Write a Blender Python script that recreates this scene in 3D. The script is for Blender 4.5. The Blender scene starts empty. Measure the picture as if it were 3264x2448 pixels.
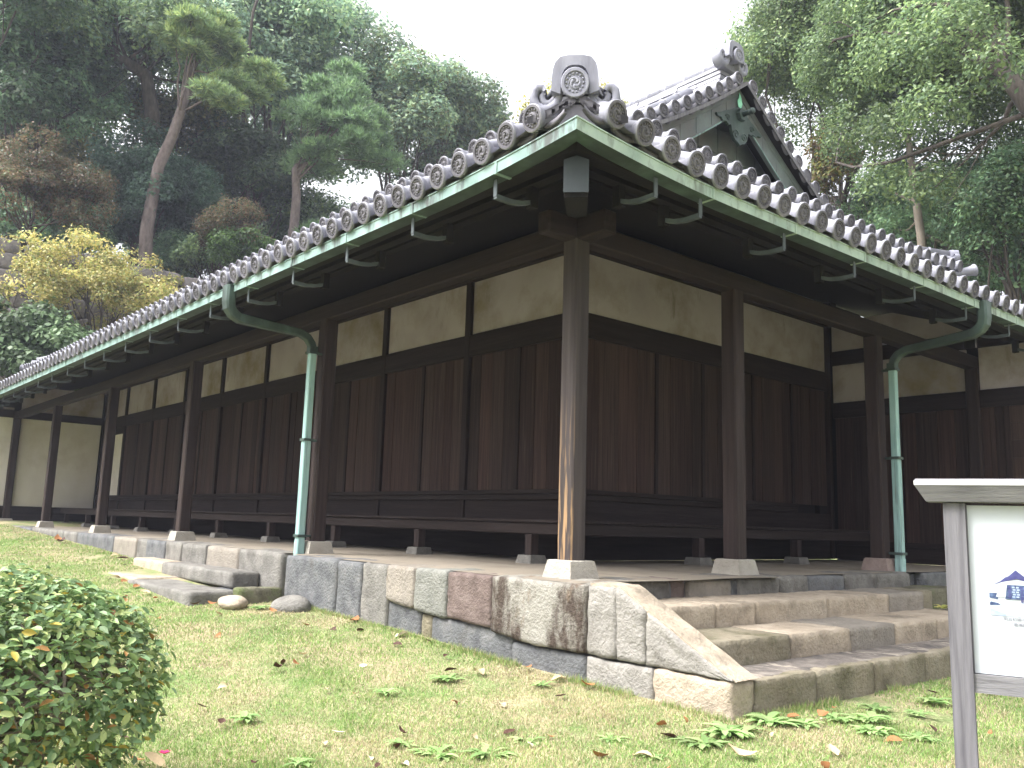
import bpy, math, random
import numpy as np
from mathutils import Vector, Matrix, Quaternion
PI = math.pi
HAZE = 0.0009
R_ = math.radians
S = bpy.context.scene
COL = S.collection

# ------------------------------------------------------------------ camera
cd = bpy.data.cameras.new("camera"); cam = bpy.data.objects.new("camera", cd); COL.objects.link(cam)
yaw, pitch, roll = R_(49.654), R_(9.0617), R_(1.7226)
fw = Vector((-math.sin(yaw)*math.cos(pitch), math.cos(yaw)*math.cos(pitch), math.sin(pitch)))
rt = Vector((math.cos(yaw), math.sin(yaw), 0)); up = rt.cross(fw)
X = rt*math.cos(roll)+up*math.sin(roll); Y = -rt*math.sin(roll)+up*math.cos(roll); Zc = -fw
cam.matrix_world = Matrix(((X.x, Y.x, Zc.x, 4.6997), (X.y, Y.y, Zc.y, -4.6168), (X.z, Y.z, Zc.z, 0.2579), (0, 0, 0, 1)))
cd.sensor_width = 36.0; cd.lens = 30.593; cd.clip_end = 2000
S.camera = cam

# ------------------------------------------------------------------ light: bright overcast
SUN_EL, SUN_AZ = R_(52), R_(205)      # azimuth clockwise from +Y
W = bpy.data.worlds.new("World"); S.world = W; W.use_nodes = True
wn = W.node_tree; wn.nodes.clear()
wo = wn.nodes.new("ShaderNodeOutputWorld"); bg = wn.nodes.new("ShaderNodeBackground")
sky = wn.nodes.new("ShaderNodeTexSky"); sky.sky_type = 'NISHITA'; sky.sun_disc = False
sky.sun_elevation = SUN_EL; sky.sun_rotation = SUN_AZ; sky.dust_density = 4.0; sky.air_density = 1.0
hs = wn.nodes.new("ShaderNodeHueSaturation"); hs.inputs["Saturation"].default_value = 0.12; hs.inputs["Value"].default_value = 1.0
wtc = wn.nodes.new("ShaderNodeTexCoord"); wsx = wn.nodes.new("ShaderNodeSeparateXYZ"); wmr = wn.nodes.new("ShaderNodeMapRange")
wn.links.new(wtc.outputs["Generated"], wsx.inputs[0]); wn.links.new(wsx.outputs[2], wmr.inputs[0])
wmr.inputs[1].default_value = 0.0; wmr.inputs[2].default_value = 1.0; wmr.inputs[3].default_value = 0.38; wmr.inputs[4].default_value = 2.0     # overcast sky: brighter overhead than at the horizon
wmx = wn.nodes.new("ShaderNodeVectorMath"); wmx.operation = 'SCALE'
wn.links.new(sky.outputs[0], hs.inputs["Color"]); wn.links.new(hs.outputs[0], wmx.inputs[0]); wn.links.new(wmr.outputs[0], wmx.inputs[3]); wn.links.new(wmx.outputs[0], bg.inputs[0]); bg.inputs[1].default_value = 0.15
wn.links.new(bg.outputs[0], wo.inputs[0])
sl = bpy.data.lights.new("sun", 'SUN'); sl.energy = 1.3; sl.angle = R_(25); sl.color = (1.0, 0.975, 0.945)
so = bpy.data.objects.new("sun", sl); COL.objects.link(so)
sd = Vector((math.sin(SUN_AZ)*math.cos(SUN_EL), math.cos(SUN_AZ)*math.cos(SUN_EL), math.sin(SUN_EL)))
so.rotation_euler = sd.to_track_quat('Z', 'Y').to_euler(); so.location = (10, -20, 30)
S.view_settings.view_transform = 'Standard'; S.view_settings.look = 'None'
S.view_settings.exposure = 1.8; S.view_settings.gamma = 1.0
S.render.engine = 'CYCLES'
S.cycles.max_bounces = 6; S.cycles.diffuse_bounces = 4; S.cycles.transparent_max_bounces = 4

# ------------------------------------------------------------------ materials
MATS = {}
def mk(name, cols, scale=4.0, stretch=(1, 1, 1), rough=0.8, bump=0.0, bscale=30.0, detail=6.0, stain=None, spec=0.3, attr=False, trans=0.0, pos=(0.3, 0.7), bstretch=None, metallic=0.0, stain2=None, rv=0.0):
    m = bpy.data.materials.new(name); m.use_nodes = True; MATS[name] = m
    N = m.node_tree.nodes; L = m.node_tree.links
    b = N["Principled BSDF"]; out = N["Material Output"]
    tc = N.new("ShaderNodeTexCoord"); mp = N.new("ShaderNodeMapping"); mp.inputs["Scale"].default_value = stretch
    oi = N.new("ShaderNodeObjectInfo"); ad = N.new("ShaderNodeVectorMath"); ad.operation = 'ADD'
    ml = N.new("ShaderNodeVectorMath"); ml.operation = 'SCALE'; ml.inputs[3].default_value = 37.0
    cx = N.new("ShaderNodeCombineXYZ")
    L.new(oi.outputs["Random"], cx.inputs[0]); L.new(oi.outputs["Random"], cx.inputs[1]); L.new(oi.outputs["Random"], cx.inputs[2])
    L.new(cx.outputs[0], ml.inputs[0]); L.new(tc.outputs["Object"], ad.inputs[0]); L.new(ml.outputs[0], ad.inputs[1])
    L.new(ad.outputs[0], mp.inputs[0])
    def noise(sc, det=detail, vec=None, rg=0.6):
        n = N.new("ShaderNodeTexNoise"); n.inputs["Scale"].default_value = sc; n.inputs["Detail"].default_value = det
        n.inputs["Roughness"].default_value = rg; L.new(vec or mp.outputs[0], n.inputs["Vector"]); return n
    n1 = noise(scale); rp = N.new("ShaderNodeValToRGB")
    e = rp.color_ramp.elements
    while len(e) < len(cols): e.new(0.5)
    for i, c in enumerate(cols):
        e[i].position = pos[0] + (pos[1]-pos[0])*i/max(1, len(cols)-1); e[i].color = (*c, 1)
    L.new(n1.outputs["Fac"], rp.inputs[0]); col = rp.outputs[0]
    if attr:
        at = N.new("ShaderNodeAttribute"); at.attribute_name = "Col"
        mx = N.new("ShaderNodeMixRGB"); mx.blend_type = 'MULTIPLY'; mx.inputs[0].default_value = 1.0
        L.new(at.outputs["Color"], mx.inputs[1]); L.new(col, mx.inputs[2]); col = mx.outputs[0]
    for st in (stain, stain2):
        if st:
            sc, ssc, lo, hi, sstr = st
            mp2 = N.new("ShaderNodeMapping"); mp2.inputs["Scale"].default_value = sstr; L.new(ad.outputs[0], mp2.inputs[0])
            n2 = noise(ssc, 8, mp2.outputs[0], 0.65); r2 = N.new("ShaderNodeMapRange"); r2.inputs[1].default_value = lo; r2.inputs[2].default_value = hi
            L.new(n2.outputs["Fac"], r2.inputs[0]); mx = N.new("ShaderNodeMixRGB"); L.new(r2.outputs[0], mx.inputs[0]); L.new(col, mx.inputs[1])
            mx.inputs[2].default_value = (*sc, 1); col = mx.outputs[0]
    if rv:
        mr = N.new("ShaderNodeMapRange"); mr.inputs[3].default_value = 1-rv; mr.inputs[4].default_value = 1+rv; L.new(oi.outputs["Random"], mr.inputs[0])
        mv = N.new("ShaderNodeVectorMath"); mv.operation = 'SCALE'; L.new(col, mv.inputs[0]); L.new(mr.outputs[0], mv.inputs[3]); col = mv.outputs[0]
    L.new(col, b.inputs["Base Color"]); b.inputs["Roughness"].default_value = rough; b.inputs["Specular IOR Level"].default_value = spec
    b.inputs["Metallic"].default_value = metallic
    if bump:
        mp3 = N.new("ShaderNodeMapping"); mp3.inputs["Scale"].default_value = bstretch or stretch; L.new(ad.outputs[0], mp3.inputs[0])
        n3 = noise(bscale, 5, mp3.outputs[0]); bp = N.new("ShaderNodeBump"); bp.inputs["Strength"].default_value = bump; bp.inputs["Distance"].default_value = 0.02
        L.new(n3.outputs["Fac"], bp.inputs["Height"]); L.new(bp.outputs[0], b.inputs["Normal"])
    if trans:
        tr = N.new("ShaderNodeBsdfTranslucent"); L.new(col, tr.inputs[0]); ms = N.new("ShaderNodeMixShader"); ms.inputs[0].default_value = trans
        L.new(b.outputs[0], ms.inputs[1]); L.new(tr.outputs[0], ms.inputs[2]); L.new(ms.outputs[0], out.inputs[0])
    return m
Wz, Wx, Wy = (9, 9, .5), (.5, 9, 9), (9, .5, 9)
for nm, st in (("wood_z", Wz), ("wood_x", Wx), ("wood_y", Wy)):
    mk(nm, [(.0105, .0062, .0056), (.018, .011, .0098), (.027, .018, .0165)], 2.2, st, .75, .25, 9, 6, spec=.25)
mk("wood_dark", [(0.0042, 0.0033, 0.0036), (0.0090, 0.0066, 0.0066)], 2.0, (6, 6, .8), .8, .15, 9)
mk("post_wood", [(0.0151, 0.0086, 0.0076), (0.0257, 0.0154, 0.0137), (0.0378, 0.0238, 0.0220)], 2.0, (10, 10, .45), .72, .35, 8, 6, spec=.3, stain=((0.0454, 0.0297, 0.0270), 1.2, .58, .75, (8, 8, .5)))
mk("board_wood", [(.45, .45, .45), (1.0, 1.0, 1.0)], 2.5, (14, 14, .4), .75, .3, 8, attr=True, spec=.2, stain=((.085, .06, .048), 1.4, .56, .80, (16, 16, .5)), stain2=((.020, .014, .014), 2.0, .60, .72, (10, 10, .3)), rv=.15)
mk("plaster_cream", [(0.3260, 0.2821, 0.3090), (0.3926, 0.3435, 0.3740), (0.4311, 0.3811, 0.4315)], .9, (1, 1, 1), .95, .05, 40, stain=((.22, .175, .13), 1.0, .47, .70, (1, 1, 1)), stain2=((.17, .14, .11), 1.6, .60, .78, (3, 3, .8)), rv=.06)
mk("plaster_white", [(0.4950, 0.4500, 0.3906), (0.6300, 0.5940, 0.5580)], .9, (1, 1, .6), .95, .05, 40, stain=((0.3780, 0.3240, 0.2604), .6, .55, .8, (1, 1, 1)))
mk("tile", [(0.1368, 0.1371, 0.1647), (0.1968, 0.1963, 0.2294), (0.2736, 0.2719, 0.3044)], 3.0, (1, 1, 1), .55, .12, 60, spec=.45, stain=((0.0927, 0.0927, 0.1121), 5, .58, .72, (1, 1, 1)), rv=.16)
mk("tile_disc", [(0.0748, 0.0714, 0.0846), (0.1292, 0.1224, 0.1398)], 8.0, (1, 1, 1), .65, .1, 80, spec=.35, rv=.2)
mk("oni_tile", [(0.1530, 0.1530, 0.1944), (0.2142, 0.2142, 0.2592), (0.2652, 0.2652, 0.3074)], 5, (1, 1, .35), .6, .1, 60, spec=.4, stain=((0.1122, 0.1122, 0.1404), 3, .56, .75, (2, 2, .4)))
mk("copper", [(0.1254, 0.1980, 0.1802), (0.1782, 0.2640, 0.2448), (0.2376, 0.3300, 0.3094)], 3, (1.2, 1.2, 1.2), .65, .05, 40, spec=.35, stain=((0.0660, 0.0759, 0.0714), 3.2, .50, .64, (2.4, 2.4, .7)), stain2=((0.2772, 0.3960, 0.3672), 6, .60, .74, (2, 2, .6)))
mk("copper_pipe", [(0.1944, 0.3249, 0.3150), (0.2592, 0.4018, 0.3870), (0.3240, 0.4703, 0.4590)], 3, (3, 3, .6), .65, .08, 40, spec=.35, stain=((0.1053, 0.1325, 0.1305), 2.0, .56, .68, (13, 13, .55)), stain2=((0.3888, 0.5643, 0.5400), 2.5, .60, .72, (11, 11, .5)))
mk("copper_pale", [(0.2184, 0.2988, 0.2490), (0.2940, 0.3735, 0.3154), (0.3612, 0.4565, 0.3901)], 3, (1.2, 1.2, 1.2), .65, .05, 40, spec=.35, stain=((0.1092, 0.1286, 0.1079), 3, .52, .68, (2.2, 2.2, .7)))
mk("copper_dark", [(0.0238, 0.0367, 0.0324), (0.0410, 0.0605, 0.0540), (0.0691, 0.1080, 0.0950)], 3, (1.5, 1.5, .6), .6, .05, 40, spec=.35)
mk("copper_sheet", [(.085, .098, .10), (.12, .14, .14), (.16, .20, .19)], 2, (1, 1, 1), .6, .05, 30, spec=.3, stain=((.13, .115, .11), 1.2, .5, .7, (1, 1, 1)))
mk("copper_bright", [(.2, .55, .38), (.3, .66, .48)], 6, (1, 1, 1), .6)
mk("bracket_metal", [(0.0495, 0.0598, 0.0660), (0.0825, 0.0988, 0.1073)], 6, (1, 1, 1), .6)
mk("clay_floor", [(0.1687, 0.1431, 0.1087), (0.2087, 0.1778, 0.1379), (0.2309, 0.1995, 0.1588)], 1.2, (1, 1, 1), .95, .2, 25, stain=((0.1243, 0.1014, 0.0794), 1.1, .56, .72, (1, 2.2, 1)))
def stone(nm, a, b, c, st=None, st2=None): mk(nm, [a, b, c], 6, (1, 1, 1), .92, .95, 42, 9, spec=.2, stain=st, stain2=st2)
stone("stone_blue", (0.0704, 0.0712, 0.0760), (0.1172, 0.1196, 0.1224), (0.1705, 0.1671, 0.1658), ((0.0704, 0.0680, 0.0651), 3, .58, .7, (1, 1, 1)))
stone("stone_grey", (0.1080, 0.1018, 0.0921), (0.1620, 0.1542, 0.1395), (0.2160, 0.2037, 0.1841), ((0.0900, 0.0815, 0.0725), 2.5, .56, .7, (1, 1, 1)))
stone("stone_pale", (0.1813, 0.1602, 0.1335), (0.2265, 0.2025, 0.1721), (0.2716, 0.2408, 0.2025), ((0.1258, 0.1041, 0.0772), 3, .58, .72, (1, 1, 1)))
stone("stone_green", (0.1398, 0.1410, 0.1251), (0.1803, 0.1803, 0.1605), (0.2149, 0.2122, 0.1899), ((0.1104, 0.1090, 0.0898), 4, .6, .75, (1, 1, 1)))
stone("stone_red", (0.0816, 0.0612, 0.0540), (0.1334, 0.1008, 0.0900), (0.1817, 0.1440, 0.1308), ((0.2587, 0.2256, 0.2076), 9, .66, .74, (1, 1, 1)))
stone("stone_rust", (0.1795, 0.1672, 0.1434), (0.2394, 0.2270, 0.1971), (0.2816, 0.2693, 0.2394), ((0.0598, 0.0449, 0.0361), 1.9, .49, .6, (1.6, 1.6, .7)), ((0.1197, 0.0774, 0.0475), 3.2, .58, .7, (1, 1, .6)))
stone("stone_cheek", (0.1821, 0.1698, 0.1529), (0.2357, 0.2221, 0.2013), (0.2839, 0.2665, 0.2446), ((0.1446, 0.1332, 0.1172), 2, .53, .7, (1, 1, 1)))
stone("stone_tan", (0.2613, 0.2169, 0.1659), (0.3481, 0.2899, 0.2226), (0.4107, 0.3478, 0.2720), ((0.1735, 0.1471, 0.1134), 2.5, .55, .72, (1, 1, 1)))
stone("stone_moss", (0.1434, 0.1248, 0.0907), (0.2274, 0.1978, 0.1441), (0.2934, 0.2623, 0.2046), ((0.0840, 0.0764, 0.0413), 3, .47, .64, (1, 1, 1)), ((0.3360, 0.3387, 0.2570), 5, .63, .72, (1, 1, .6)))
stone("stone_wet", (0.0770, 0.0693, 0.0649), (0.1540, 0.1342, 0.1188), (0.2541, 0.2266, 0.1925), ((0.3080, 0.2695, 0.2233), 2.2, .56, .6, (1, 2.5, 1)))
stone("plinth_stone", (0.2805, 0.2550, 0.2167), (0.3383, 0.3120, 0.2677), (0.3825, 0.3570, 0.3120))
stone("plinth_pink", (0.203, 0.150, 0.135), (0.255, 0.195, 0.173), (0.315, 0.247, 0.225))
stone("stone_mossy_slab", (.075, .07, .05), (.13, .12, .085), (.20, .19, .14), ((.08, .10, .035), 3, .5, .65, (1, 1, 1)))
stone("rampart_stone", (0.128, 0.116, 0.116), (0.192, 0.172, 0.168), (0.248, 0.228, 0.220), ((0.088, 0.080, 0.080), 1.2, .55, .7, (1, 1, 1)))
mk("sign_wood", [(0.0824, 0.0786, 0.0878), (0.1348, 0.1292, 0.1404), (0.1722, 0.1666, 0.1794)], 2.5, (12, 12, .6), .8, .25, 12)
mk("sign_wood_x", [(0.0915, 0.0874, 0.0938), (0.1581, 0.1539, 0.1620), (0.2080, 0.2018, 0.2089)], 2.5, (.8, 3, 12), .8, .25, 12)
mk("sign_white", [(.43, .46, .49), (.46, .485, .51)], 2, rough=.35)
mk("sign_edge", [(0.5580, 0.5580, 0.5580), (0.6480, 0.6480, 0.6480)], 8, rough=.6)
mk("ink_blue", [(.035, .035, .12), (.07, .075, .20)], 40, rough=.5)
mk("ink_pale", [(.20, .27, .40), (.36, .40, .47)], 14, rough=.5)
mk("ink_mid", [(.012, .018, .06), (.10, .15, .26)], 60, rough=.5)
mk("cap_metal", [(.030, .036, .042), (.048, .058, .064)], 4, rough=.6)
mk("ink_faint", [(.34, .40, .47), (.43, .46, .49)], 10, rough=.5)
mk("ink_text", [(.08, .08, .10), (.10, .10, .12)], 4, rough=.5)
mk("bark", [(.035, .03, .027), (.07, .058, .05), (.11, .09, .08)], 3, (3, 3, .8), .95, .6, 8)
mk("bark_pine", [(.09, .072, .066), (.15, .12, .11), (.21, .17, .16)], 3, (2, 2, 1), .95, .6, 6)
mk("bark_light", [(.16, .135, .11), (.26, .22, .18)], 3, (2, 2, .8), .95, .4, 8)
mk("leaf", [(.75, .75, .75), (1.1, 1.1, 1.1)], 1.2, (1, 1, 1), .5, attr=True, trans=.42, spec=.35)
mk("leaf_gloss", [(.8, .8, .8), (1.1, 1.1, 1.1)], 3, (1, 1, 1), .48, attr=True, trans=.25, spec=.35)
mk("grass_blade", [(.8, .8, .8), (1.15, 1.15, 1.15)], 1.5, (1, 1, 1), .7, attr=True, trans=.25, spec=.2)
mk("dry_leaf", [(.7, .7, .7), (1.1, 1.1, 1.1)], 30, (1, 1, 1), .7, attr=True, trans=.1)
mk("petal", [(.55, .02, .10), (.75, .05, .18)], 20, rough=.5)
mk("soil_hill", [(.06, .05, .035), (.10, .085, .06)], 1.0, rough=1.0)

# lawn: straw / green mottling with bare soil patches
def lawn_mat():
    m = bpy.data.materials.new("lawn"); m.use_nodes = True; N = m.node_tree.nodes; L = m.node_tree.links; b = N["Principled BSDF"]
    tc = N.new("ShaderNodeTexCoord")
    def noise(sc, det, rg=.6):
        n = N.new("ShaderNodeTexNoise"); n.inputs["Scale"].default_value = sc; n.inputs["Detail"].default_value = det; n.inputs["Roughness"].default_value = rg
        L.new(tc.outputs["Object"], n.inputs["Vector"]); return n.outputs["Fac"]
    def ramp(src, a, b_, c0, c1):
        r = N.new("ShaderNodeValToRGB"); r.color_ramp.elements[0].position = a; r.color_ramp.elements[1].position = b_
        r.color_ramp.elements[0].color = (*c0, 1); r.color_ramp.elements[1].color = (*c1, 1); L.new(src, r.inputs[0]); return r.outputs[0]
    base = ramp(noise(1.3, 6, .7), .42, .60, (.36, .31, .19), (.17, .24, .085))
    fine = ramp(noise(70, 4, .7), .3, .7, (.45, .45, .45), (1.25, 1.25, 1.25))
    mx = N.new("ShaderNodeMixRGB"); mx.blend_type = 'MULTIPLY'; mx.inputs[0].default_value = 1; L.new(base, mx.inputs[1]); L.new(fine, mx.inputs[2])
    soil = ramp(noise(2.3, 6), .62, .72, (0, 0, 0), (1, 1, 1))
    m2 = N.new("ShaderNodeMixRGB"); L.new(soil, m2.inputs[0]); L.new(mx.outputs[0], m2.inputs[1]); m2.inputs[2].default_value = (.20, .15, .10, 1)
    L.new(m2.outputs[0], b.inputs["Base Color"]); b.inputs["Roughness"].default_value = 1; b.inputs["Specular IOR Level"].default_value = .1
    bp = N.new("ShaderNodeBump"); bp.inputs["Strength"].default_value = .8; bp.inputs["Distance"].default_value = .03
    L.new(noise(60, 4), bp.inputs["Height"]); L.new(bp.outputs[0], b.inputs["Normal"])
    MATS["lawn"] = m
lawn_mat()
# corner post: weathered wood with an orange worn strip low on the side facing the lawn
def worn_mat():
    m = bpy.data.materials.new("worn_post"); m.use_nodes = True; N = m.node_tree.nodes; L = m.node_tree.links; b = N["Principled BSDF"]
    tc = N.new("ShaderNodeTexCoord"); mp = N.new("ShaderNodeMapping"); mp.inputs["Scale"].default_value = (10, 10, .45); L.new(tc.outputs["Object"], mp.inputs[0])
    n = N.new("ShaderNodeTexNoise"); n.inputs["Scale"].default_value = 2; n.inputs["Detail"].default_value = 7; L.new(mp.outputs[0], n.inputs["Vector"])
    r = N.new("ShaderNodeValToRGB"); r.color_ramp.elements[0].position = .3; r.color_ramp.elements[1].position = .72
    r.color_ramp.elements[0].color = (.017, .0105, .0095, 1); r.color_ramp.elements[1].color = (.052, .039, .037, 1); L.new(n.outputs["Fac"], r.inputs[0])
    mp2 = N.new("ShaderNodeMapping"); mp2.inputs["Scale"].default_value = (45, 45, 2.2); L.new(tc.outputs["Object"], mp2.inputs[0])
    n2 = N.new("ShaderNodeTexNoise"); n2.inputs["Scale"].default_value = 1; n2.inputs["Detail"].default_value = 6; L.new(mp2.outputs[0], n2.inputs["Vector"])
    sx = N.new("ShaderNodeSeparateXYZ"); L.new(tc.outputs["Object"], sx.inputs[0])
    hz = N.new("ShaderNodeMapRange"); hz.inputs[1].default_value = 1.25; hz.inputs[2].default_value = .35; L.new(sx.outputs[2], hz.inputs[0])   # worn below chest height
    hy = N.new("ShaderNodeMapRange"); hy.inputs[1].default_value = -.055; hy.inputs[2].default_value = -.068; L.new(sx.outputs[1], hy.inputs[0]) # on one face
    mu = N.new("ShaderNodeMath"); mu.operation = 'MULTIPLY'; L.new(hz.outputs[0], mu.inputs[0]); L.new(hy.outputs[0], mu.inputs[1])
    th = N.new("ShaderNodeMapRange"); th.inputs[1].default_value = .50; th.inputs[2].default_value = .60; L.new(n2.outputs["Fac"], th.inputs[0])
    m3 = N.new("ShaderNodeMath"); m3.operation = 'MULTIPLY'; L.new(mu.outputs[0], m3.inputs[0]); L.new(th.outputs[0], m3.inputs[1])
    mx = N.new("ShaderNodeMixRGB"); L.new(m3.outputs[0], mx.inputs[0]); L.new(r.outputs[0], mx.inputs[1]); mx.inputs[2].default_value = (.27, .165, .08, 1)
    L.new(mx.outputs[0], b.inputs["Base Color"]); b.inputs["Roughness"].default_value = .75
    bp = N.new("ShaderNodeBump"); bp.inputs["Strength"].default_value = .4; bp.inputs["Distance"].default_value = .01; L.new(n2.outputs["Fac"], bp.inputs["Height"]); L.new(bp.outputs[0], b.inputs["Normal"])
    MATS["worn_post"] = m
worn_mat()

# ------------------------------------------------------------------ mesh helpers
ORG = {}
def thing(name, label, cat, loc=(0, 0, 0), group=None, kind=None):
    o = bpy.data.objects.new(name, None); COL.objects.link(o); o.location = loc; ORG[o] = Vector(loc); o.empty_display_size = .1
    tag(o, label, cat, group, kind); return o
def tag(o, label=None, cat=None, group=None, kind=None):
    if label: o["label"] = label
    if cat: o["category"] = cat
    if group: o["group"] = group
    if kind: o["kind"] = kind
    return o
def mesh_obj(name, V, F, mats, parent=None, origin=None, smooth=False, midx=None, cols=None):
    """V world coordinates; F list of index tuples or an (n,4)/(n,3) array"""
    V = np.asarray(V, dtype=np.float32)
    if origin is None:
        mn, mxx = V.min(0), V.max(0); origin = Vector(((mn[0]+mxx[0])/2, (mn[1]+mxx[1])/2, mn[2]))
    origin = Vector(origin)
    me = bpy.data.meshes.new(name)
    Vl = V - np.array(origin, dtype=np.float32)
    if isinstance(F, np.ndarray):
        k = F.shape[1]; me.vertices.add(len(Vl)); me.vertices.foreach_set("co", Vl.ravel())
        me.loops.add(F.size); me.loops.foreach_set("vertex_index", F.astype(np.int32).ravel())
        me.polygons.add(len(F)); me.polygons.foreach_set("loop_start", np.arange(0, F.size, k, dtype=np.int32)); me.polygons.foreach_set("loop_total", np.full(len(F), k, dtype=np.int32))
        me.update(calc_edges=True)
    else:
        me.from_pydata(Vl.tolist(), [], F)
    if not isinstance(mats, (list, tuple)): mats = [mats]
    for m in mats: me.materials.append(MATS[m] if isinstance(m, str) else m)
    if midx is not None: me.polygons.foreach_set("material_index", np.asarray(midx, dtype=np.int32))
    if smooth is not False:
        sm = np.ones(len(me.polygons), dtype=bool) if smooth is True else np.asarray(smooth, dtype=bool)
        me.polygons.foreach_set("use_smooth", sm)
    if cols is not None:
        a = me.color_attributes.new("Col", 'FLOAT_COLOR', 'POINT'); c = np.ones((len(V), 4), dtype=np.float32); c[:, :3] = cols; a.data.foreach_set("color", c.ravel())
    me.validate(); me.update()
    o = bpy.data.objects.new(name, me); COL.objects.link(o); ORG[o] = origin
    if parent: o.parent = parent; o.location = origin - ORG[parent]
    else: o.location = origin
    return o
def copy_obj(src, parent, world, rot=None):
    o = src.copy(); COL.objects.link(o); ORG[o] = Vector(world); o.parent = parent
    o.location = Vector(world) - (ORG[parent] if parent else Vector((0, 0, 0)))
    if rot is not None: o.rotation_mode = 'QUATERNION'; o.rotation_quaternion = rot
    return o
class MB:
    def __init__(s): s.V = []; s.F = []; s.M = []; s.S = []; s.C = []; s.col = (1, 1, 1)
    def add(s, vs, fs, m=0, sm=False):
        b = len(s.V); s.V += [tuple(v) for v in vs]; s.C += [s.col]*len(vs)
        for f in fs: s.F.append(tuple(i+b for i in f)); s.M.append(m); s.S.append(sm)
    def box(s, x0, x1, y0, y1, z0, z1, m=0):
        v = [(x0, y0, z0), (x1, y0, z0), (x1, y1, z0), (x0, y1, z0), (x0, y0, z1), (x1, y0, z1), (x1, y1, z1), (x0, y1, z1)]
        s.add(v, [(0, 3, 2, 1), (4, 5, 6, 7), (0, 1, 5, 4), (1, 2, 6, 5), (2, 3, 7, 6), (3, 0, 4, 7)], m)
    def cbox(s, x0, x1, y0, y1, z0, z1, c=.008, m=0):
        """box with chamfered edges"""
        xs, ys, zs = (x0, x1), (y0, y1), (z0, z1); v = []; idx = {}
        for i in (0, 1):
            for j in (0, 1):
                for k in (0, 1):
                    p = Vector((xs[i], ys[j], zs[k])); d = Vector((1-2*i, 1-2*j, 1-2*k))*c
                    for a in range(3):
                        q = p + d; q[a] = p[a]; idx[(i, j, k, a)] = len(v); v.append(tuple(q))
        f = []
        def I(a, b, c_, ax): return idx[(a, b, c_, ax)]
        for i in (0, 1): f.append([I(i, 0, 0, 0), I(i, 1, 0, 0), I(i, 1, 1, 0), I(i, 0, 1, 0)])
        for j in (0, 1): f.append([I(0, j, 0, 1), I(1, j, 0, 1), I(1, j, 1, 1), I(0, j, 1, 1)])
        for k in (0, 1): f.append([I(0, 0, k, 2), I(1, 0, k, 2), I(1, 1, k, 2), I(0, 1, k, 2)])
        for j in (0, 1):
            for k in (0, 1): f.append([I(0, j, k, 1), I(1, j, k, 1), I(1, j, k, 2), I(0, j, k, 2)])
        for i in (0, 1):
            for k in (0, 1): f.append([I(i, 0, k, 0), I(i, 1, k, 0), I(i, 1, k, 2), I(i, 0, k, 2)])
        for i in (0, 1):
            for j in (0, 1): f.append([I(i, j, 0, 0), I(i, j, 1, 0), I(i, j, 1, 1), I(i, j, 0, 1)])
        for i in (0, 1):
            for j in (0, 1):
                for k in (0, 1): f.append([I(i, j, k, 0), I(i, j, k, 1), I(i, j, k, 2)])
        ctr = Vector(((x0+x1)/2, (y0+y1)/2, (z0+z1)/2)); ff = []
        for g in f:
            p = [Vector(v[q]) for q in g]; n = (p[1]-p[0]).cross(p[2]-p[0]); c0 = sum(p, Vector())/len(p)
            ff.append(tuple(g) if n.dot(c0-ctr) > 0 else tuple(reversed(g)))
        s.add(v, ff, m)
    def tube(s, path, rad, n=8, m=0, caps=True, sm=True, sq=None):
        P = [Vector(p) for p in path]; rr = rad if hasattr(rad, '__len__') else [rad]*len(P); vs = []; fs = []
        prev = None
        for i, p in enumerate(P):
            t = ((P[i+1] if i+1 < len(P) else p) - (P[i-1] if i else p)).normalized()
            if prev is None:
                a = Vector((0, 0, 1)) if abs(t.z) < .9 else Vector((0, 1, 0)); u = t.cross(a).normalized()
            else: u = (prev - t*prev.dot(t)).normalized()
            prev = u; w = t.cross(u)
            for k in range(n):
                th = 2*PI*k/n; vs.append(p + (u*math.cos(th)+w*math.sin(th))*rr[i])
        for i in range(len(P)-1):
            for k in range(n): fs.append((i*n+k, i*n+(k+1) % n, (i+1)*n+(k+1) % n, (i+1)*n+k))
        if caps: fs += [tuple(reversed(range(n))), tuple((len(P)-1)*n+k for k in range(n))]
        s.add(vs, fs, m, sm)
    def prism(s, poly, axis, a, b, m=0):
        """poly: list of 2-D points (other two axes in order), extruded along axis from a to b"""
        def P(p, t): return [(t, p[0], p[1]), (p[0], t, p[1]), (p[0], p[1], t)][axis]
        n = len(poly); v = [P(p, a) for p in poly]+[P(p, b) for p in poly]
        fs = [tuple(range(n)), tuple(reversed(range(n, 2*n)))]+[(i, i+n, (i+1) % n+n, (i+1) % n) for i in range(n)]
        s.add(v, fs, m)
    def sweep(s, prof, frames, m=0, sm=False, caps=True):
        """prof [(a,b)..] closed; frames [(origin, A, B)]"""
        n = len(prof); vs = []
        for o, A, B in frames:
            o, A, B = Vector(o), Vector(A), Vector(B)
            vs += [o + A*a + B*b for a, b in prof]
        fs = [(i*n+k, i*n+(k+1) % n, (i+1)*n+(k+1) % n, (i+1)*n+k) for i in range(len(frames)-1) for k in range(n)]
        if caps: fs += [tuple(reversed(range(n))), tuple((len(frames)-1)*n+k for k in range(n))]
        s.add(vs, fs, m, sm)
    def build(s, name, mats, parent=None, origin=None, cols=False, sm=None):
        return mesh_obj(name, s.V, s.F, mats, parent, origin, s.S if sm is None else sm, s.M, np.array(s.C) if cols else None)
def wob(P, seed, f=3.0, amp=1.0, octs=3):
    """cheap smooth 3-D noise: sums of sines"""
    rs = np.random.RandomState(seed); out = np.zeros(len(P)); a = 1.0
    for o in range(octs):
        for _ in range(4):
            k = rs.normal(size=3)*f; out += a*np.sin(P@k + rs.uniform(0, 6.28))
        f *= 2.1; a *= .5
    return out*amp/4
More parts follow.
